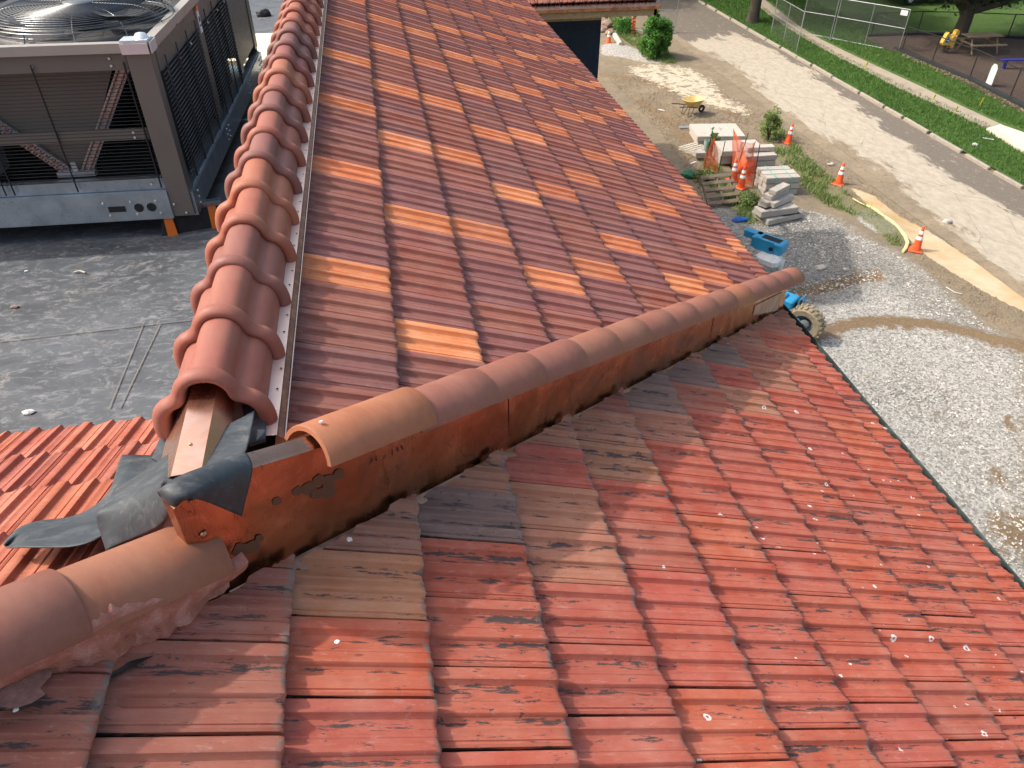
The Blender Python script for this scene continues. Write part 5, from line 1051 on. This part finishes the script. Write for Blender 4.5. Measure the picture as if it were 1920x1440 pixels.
# playground things
sr = thing('spring_rider', 'yellow spring rider shaped like an animal with a blue seat side', 'spring rider', G(1771, 99, GZ + .13), R(8))
b = MB(); hx = [(.13 * math.cos(a), .13 * math.sin(a), .04 + a * .012) for a in np.linspace(0, 25, 90)]; b.tube(hx, .016, 6); b.out('spring', M_black, sr)
body = [(-.42, .50), (-.36, .40), (-.05, .38), (.10, .34), (.15, .22), (.30, .22), (.34, .40), (.33, .70), (.42, .86), (.40, .98), (.30, 1.04), (.20, .98), (.17, .78), (.06, .66), (-.04, .64), (-.10, .80), (-.20, .96), (-.30, .88)]
b = MB(); b.prism(body, -.10, .10, Matrix.Rotation(R(90), 3, 'X')); b.out('body', simple('rider_yellow', (.85, .50, .08), .45), sr)
b = MB(); b.prism([(-.30, .56), (-.24, .50), (-.12, .50), (-.08, .60), (-.12, .74), (-.22, .78)], -.115, .115, Matrix.Rotation(R(90), 3, 'X')); b.out('side_badge', simple('rider_blue', (.03, .2, .55), .5), sr)
b = MB(); b.box((-.05, 0, .60), (.34, .30, .05), bev=.02); b.tube([(.22, -.2, .78), (.22, .2, .78)], .016, 6); b.out('seat', M_white, sr)
tb = thing('picnic_table', 'dark wooden picnic table at the foot of the tree', 'picnic table', G(1832, 96, GZ + .13), R(-4))
for k in range(4): b = MB(); b.box((0, -.27 + .18 * k, .74), (1.8, .165, .04)); b.out('table_board', M_pal, tb)
for s_ in (-1, 1):
    b = MB(); b.box((0, s_ * .70, .44), (1.8, .24, .04)); b.out('bench_board', M_pal, tb)
    b = MB()
    for q in (-1, 1): b.tube([(s_ * .65, q * .18, .72), (s_ * .65, q * .60, .0)], .04, 6)
    b.box((s_ * .65, 0, .40), (.05, 1.6, .09)); b.out('leg_frame', M_pal, tb)
bn = thing('balance_beam', 'blue bench rail on short posts in the mulch at the right edge', 'bench', G(1905, 128, GZ + .13), R(-6)); mbl = simple('bench_blue', (.02, .03, .30), .45)
b = MB(); b.box((0, 0, .38), (1.9, .22, .05), bev=.01); b.out('seat', mbl, bn)
for x in (-.6, .6): b = MB(); b.box((x, 0, .18), (.09, .14, .36)); b.out('leg', mbl, bn)
# ---------------------------------------------------------------- trees and bushes
def leaves(centers, rad, n_, size, mt, name, parent, seed=0, flat=.8):
    r = np.random.default_rng(seed); ci = r.integers(0, len(centers), n_); cc = np.array(centers)[ci]; rr_ = np.array(rad)[ci]; d = r.normal(0, 1, (n_, 3)); d /= np.linalg.norm(d, axis=1)[:, None]; d *= (r.random(n_) ** .45)[:, None]; P_ = cc + d * rr_[:, None] * [1, 1, flat]
    nn2 = r.normal(0, 1, (n_, 3)) + [0, 0, 1.2]; nn2 /= np.linalg.norm(nn2, axis=1)[:, None]; t1 = np.cross(nn2, r.normal(0, 1, (n_, 3))); t1 /= np.linalg.norm(t1, axis=1)[:, None]; t2 = np.cross(nn2, t1); s_ = size * r.uniform(.6, 1.3, n_)[:, None]
    v = np.stack([P_ - t1 * s_, P_ + t2 * s_ * .45, P_ + t1 * s_, P_ - t2 * s_ * .45], 1); v[:, 0] -= nn2 * s_ * .15; v[:, 2] -= nn2 * s_ * .15
    m = bpy.data.meshes.new(name); m.vertices.add(n_ * 4); m.vertices.foreach_set('co', v.ravel()); m.loops.add(n_ * 4); m.polygons.add(n_); m.loops.foreach_set('vertex_index', np.arange(n_ * 4, dtype=np.int32)); m.polygons.foreach_set('loop_start', (np.arange(n_) * 4).astype(np.int32)); m.update(calc_edges=True)
    a = m.attributes.new('lrnd', 'FLOAT', 'POINT'); lr = np.clip(r.random(len(centers))[ci] * .6 + r.random(n_) * .4, 0, 1); a.data.foreach_set('value', np.repeat(lr, 4)); m.materials.append(mt); o = bpy.data.objects.new(name, m); C.objects.link(o); o.parent = parent; return o
def tree(label, loc, r0, h0, h1, rad, n_, size, seed, branches=None, name='broadleaf_tree'):
    t = thing(name, label, 'tree', loc, 0, 'street trees beyond the road'); r = random.Random(seed); b = MB()
    b.tube([(0, 0, -.1), (0, 0, .15), (.02, .03, .5), (.05, .0, h0 * .6), (.1, .05, h0)], [r0 * 1.7, r0 * 1.3, r0, r0 * .9, r0 * .8], 12); cs, rs_ = [], []
    ends = branches or [(r.uniform(-1, 1) * rad * .7, r.uniform(-1, 1) * rad * .7, r.uniform(h0 + 1.5, h1)) for _ in range(9)]
    for e in ends:
        e = Vector(e); s_ = Vector((.08, .03, h0 * r.uniform(.75, 1.0))); md = s_.lerp(e, .5) + Vector((0, 0, -.3 + .1 * r.random())); b.tube([s_, md, e], [r0 * .5, r0 * .3, r0 * .1], 8)
        for k in range(3): q = e + Vector((r.uniform(-1, 1), r.uniform(-1, 1), r.uniform(-.5, .6))) * rad * .3; b.tube([md.lerp(e, .4 + .2 * k), q], [r0 * .16, r0 * .04], 5); cs.append(tuple(q)); rs_.append(rad * r.uniform(.2, .34))
        cs.append(tuple(e)); rs_.append(rad * .36)
    b.out('trunk', M_bark, t, 60); leaves(cs, rs_, n_, size, M_leaf, 'crown', t, seed, .75); return t
tree('large dark tree with forked trunk standing in the playground', G(1793, 82, GZ + .1), .36, 1.8, 8.5, 5.5, 30000, .13, 3, [(2.6, -1.2, 2.9), (4.4, -.4, 2.8), (-1.6, -.8, 3.0), (6.0, .4, 3.0), (3.4, .6, 3.6), (2.8, -1.0, 4.3), (3.8, .6, 4.9), (-1.2, 1.5, 6.0), (-3.4, -.4, 4.6), (.8, 2.5, 6.8), (0, -2.2, 6.2), (-2.4, 2.2, 6.4), (4.8, 1.5, 6.5), (-.5, .2, 8.0), (2.2, 2.8, 5.2), (-3.6, 1.8, 5.4), (2.6, -.6, 7.5)])
tree('tree trunk at the kerb beside the leaning fence panel', G(1410, 44, GZ), .30, 4.2, 9.5, 4.6, 18000, .14, 5, [(5.6, -1.0, 2.6), (4.6, .4, 3.4), (-2.5, 1.5, 7.2), (1.5, 1.5, 7.5), (-1, 3.5, 7.8), (2.5, -.5, 7.9), (0, 0, 9), (-3.5, 0, 7.8), (1.2, -1.6, 6.6), (3.2, 2.2, 7.2)])
tree('tree beyond the lawn casting shade over the road', G(1560, -35, GZ), .3, 3.6, 9, 4.8, 13000, .15, 8)
tree('far tree behind the street, mostly above the picture', G(1330, -60, GZ), .3, 4.0, 9, 5.0, 12000, .16, 11)
for k, (x, y, rad_) in enumerate(((13.5, 53, 4.5), (17.0, 55, 4.5), (24.5, 50.5, 4.5), (31, 50, 5), (38, 47, 5))):
    tree(('tree behind the wing shading the road', 'second tree behind the wing over the road end', 'tree past the gate above the top edge', 'tree past the far playground fence', 'rightmost tree past the far lawn')[k], Vector((x, y, GZ)), .28, 4, 9.5, rad_, 11000, .16, 30 + k)
def bush(label, px, py, rad, h, n_, size, mt, seed, grp=None):
    t = thing('bush', label, 'bush', G(px, py), 0, grp); r = random.Random(seed); cs = [(r.uniform(-.7, .7) * rad, r.uniform(-.7, .7) * rad, h * r.uniform(.15, .8) * (1)) for _ in range(60)]; cs = [(x * (1.25 - z / h * .8), y * (1.25 - z / h * .8), z * (1.22 if i_ % 9 == 0 else 1)) for i_, (x, y, z) in enumerate(cs)]
    b = MB()
    for c_ in cs[:12]: b.tube([(0, 0, 0), (c_[0] * .5, c_[1] * .5, c_[2] * .6), c_], [.02, .014, .006], 5)
    b.out('stem', M_bark, t); leaves(cs, [rad * r.choice((.12, .2, .28, .36)) for _ in cs], n_, size, mt, 'foliage', t, seed, .9); return t
bush('round bright green bush at the corner of the yard', 1228, 108, .88, 2.1, 15000, .065, M_bush, 2); bush('small leafy bush behind the stone slabs', 1440, 262, .50, 1.15, 2600, .045, M_weed, 6)
bush('sprawling green weeds at the foot of the dark wing', 1168, 62, .7, .9, 4200, .05, M_bush, 9); bush('leafy sapling behind the pointed netting', 1336, 292, .28, 1.0, 600, .045, M_bush, 12); bush('low green scrub between the netting and the tilted pallet', 1400, 385, .5, .35, 1600, .04, M_weed, 15)
bush('low weeds at the left foot of the netting', 1322, 340, .45, .4, 1400, .04, M_weed, 18)
# ---------------------------------------------------------------- wing beyond the new roof
wc = G(1128, 35, -3.76)
wg = thing('building_wing', 'wing with navy sheathed wall under timber and copper eaves beyond the tiled roof', 'building', (wc.x, wc.y, GZ))
b = MB(); b.box((-4.5, 5.0, 3.22), (9.0, 10.0, 6.44)); b.out('wall', M_navy, wg)
for x in np.arange(-3.66, .0, 1.22): b = MB(); b.box((x, -.004, 3.2), (.014, .008, 6.3)); b.out('sheathing_joint', M_dark, wg)
E0, E1 = G(985, 13, -3.36), G(1232, 18, -3.38); ez = -3.38 - GZ; ey = E1.y - wc.y; ex = E1.x - wc.x
b = MB(); b.box((ex / 2 - 2.0, ey + .03, ez - .02), (ex + 4.0, .06, .17)); b.out('fascia', M_timber, wg); b = MB(); b.box((ex - .03, ey + 4, ez - .02), (.06, 8, .17)); b.out('fascia', M_timber, wg)
for k in range(15): b = MB(); b.box((ex - .12 - k * .30, ey + .55, ez - .07), (.05, .98, .14)); b.out('rafter_tail', M_timber, wg)
b = MB(); b.quad((-4, ey - .08, ez + .085), (ex + .06, ey - .08, ez + .085), (ex + .06, ey + .1, ez + .15), (-4, ey + .1, ez + .15), .008); b.quad((-4, ey - .08, ez + .03), (ex + .06, ey - .08, ez + .03), (ex + .06, ey - .08, ez + .085), (-4, ey - .08, ez + .085), .006); b.out('drip_edge', M_copper, wg)
tiles = []
for k in range(12):
    for j in range(26): tiles.append((-.345 * k - .345, .345, ex - .25 * (j + 1), .25, random.choice([(.24, .082, .052), (.19, .068, .046)]), 0))
wt = tile_field('roof_slope', M_back, wg, (0, ey + .06, ez + .20), (0, -ct, -ct * T), (1, 0, 0), (0, -T * ct, ct), tiles, seed=20); cut(wt, [Vector((40, 0, 0))], [Vector((1, 0, 0))])
b = MB(); b.quad((-4, ey, ez + .10), (ex, ey, ez + .10), (ex, ey + 4.2, ez + .10 + 4.2 * T), (-4, ey + 4.2, ez + .10 + 4.2 * T), .03); b.out('roof_deck', M_dark, wg)
b = MB(); b.box((-.8, -.12, ez - .34), (1.5, .06, .06)); b.box((-.8, -.12, ez - .14), (1.5, .06, .06))
for x in (-1.5, -.8, -.08): b.box((x, -.12, ez - .24), (.06, .058, .14))
b.out('timber_frame', M_timber, wg)
# orange strapping on posts and a log behind the cone by the wing
b = MB(); p = G(1186, 66); 
for k in range(12): b.box((p.x + .0, p.y + .0, GZ + .15 + k * .17), (.22, .03, .12), rz=R(10 + 3 * k))
tag(b.out('warning_tape', M_conor), 'hanging strip of orange warning mesh by the fence', 'warning mesh')
b = MB(); b.tube([G(1153, 66, GZ + .12), G(1164, 84, GZ + .12)], .13, 12); tag(b.out('log', M_pallet2, None, 50), 'short pale log lying right of the faded cone', 'log')
b = MB()
for x in (1171, 1179): q = G(x, 60); b.tube([q, q + Vector((0, 0, 2.0))], .04, 6)
tag(b.out('timber_prop', M_fence), 'grey props standing by the warning mesh', 'prop')
for k, (x, y, s_) in enumerate(((1130, 58, .3), (1143, 64, .25), (1136, 50, .35))): blob('rubble_heap', x, y, (s_, s_, s_ * .6), M_brick, ('largest', 'right hand', 'rearmost')[k] + ' rubble heap against the dark wing wall', 'rubble', 40 + k)
# parked vehicle beyond the lawn
def car(label, loc, rz, mt):
    t = thing('parked_car', label, 'car', loc, rz, 'cars parked beyond the lawn'); prof3 = [(-2.3, .35), (-2.3, .85), (-1.9, 1.0), (-1.3, 1.08), (-.7, 1.62), (1.2, 1.68), (1.9, 1.1), (2.3, .95), (2.3, .35)]
    b = MB(); b.prism(prof3, -.9, .9, Matrix.Rotation(R(90), 3, 'X')); b.out('body', mt, t)
    for s_ in (-1, 1): b = MB(); b.prism([(-1.1, 1.1), (-.62, 1.55), (1.1, 1.58), (1.6, 1.12)], .905 * s_, .915 * s_, Matrix.Rotation(R(90), 3, 'X')); b.out('window', M_dark, t)
    for x in (-1.45, 1.45):
        for s_ in (-.82, .82):
            b = MB(); b.lathe([(.2, -.11), (.33, -.12), (.35, -.05), (.35, .05), (.33, .12), (.2, .11)], 24, (x, s_, .35), Matrix.Rotation(R(90), 3, 'X')); w_ = b.out('wheel', M_rubber, t, 40)
            b = MB()
            for k in range(6): b.box((x, s_ + math.copysign(.11, s_), .35), (.40, .02, .05), M=Matrix.Rotation(R(30 * k), 3, 'Y'))
            b.out('wheel_rim', M_white, w_)
    return t
p = G(1726, 2, GZ + .1); car('dark red car parked beyond the lawn behind the trees', p, R(3), simple('car_dark_red', (.05, .012, .012), .25)); p = G(1838, -2, GZ + .1); car('white car parked beyond the large tree', p + Vector((3.5, 3, 0)), R(3), M_white)
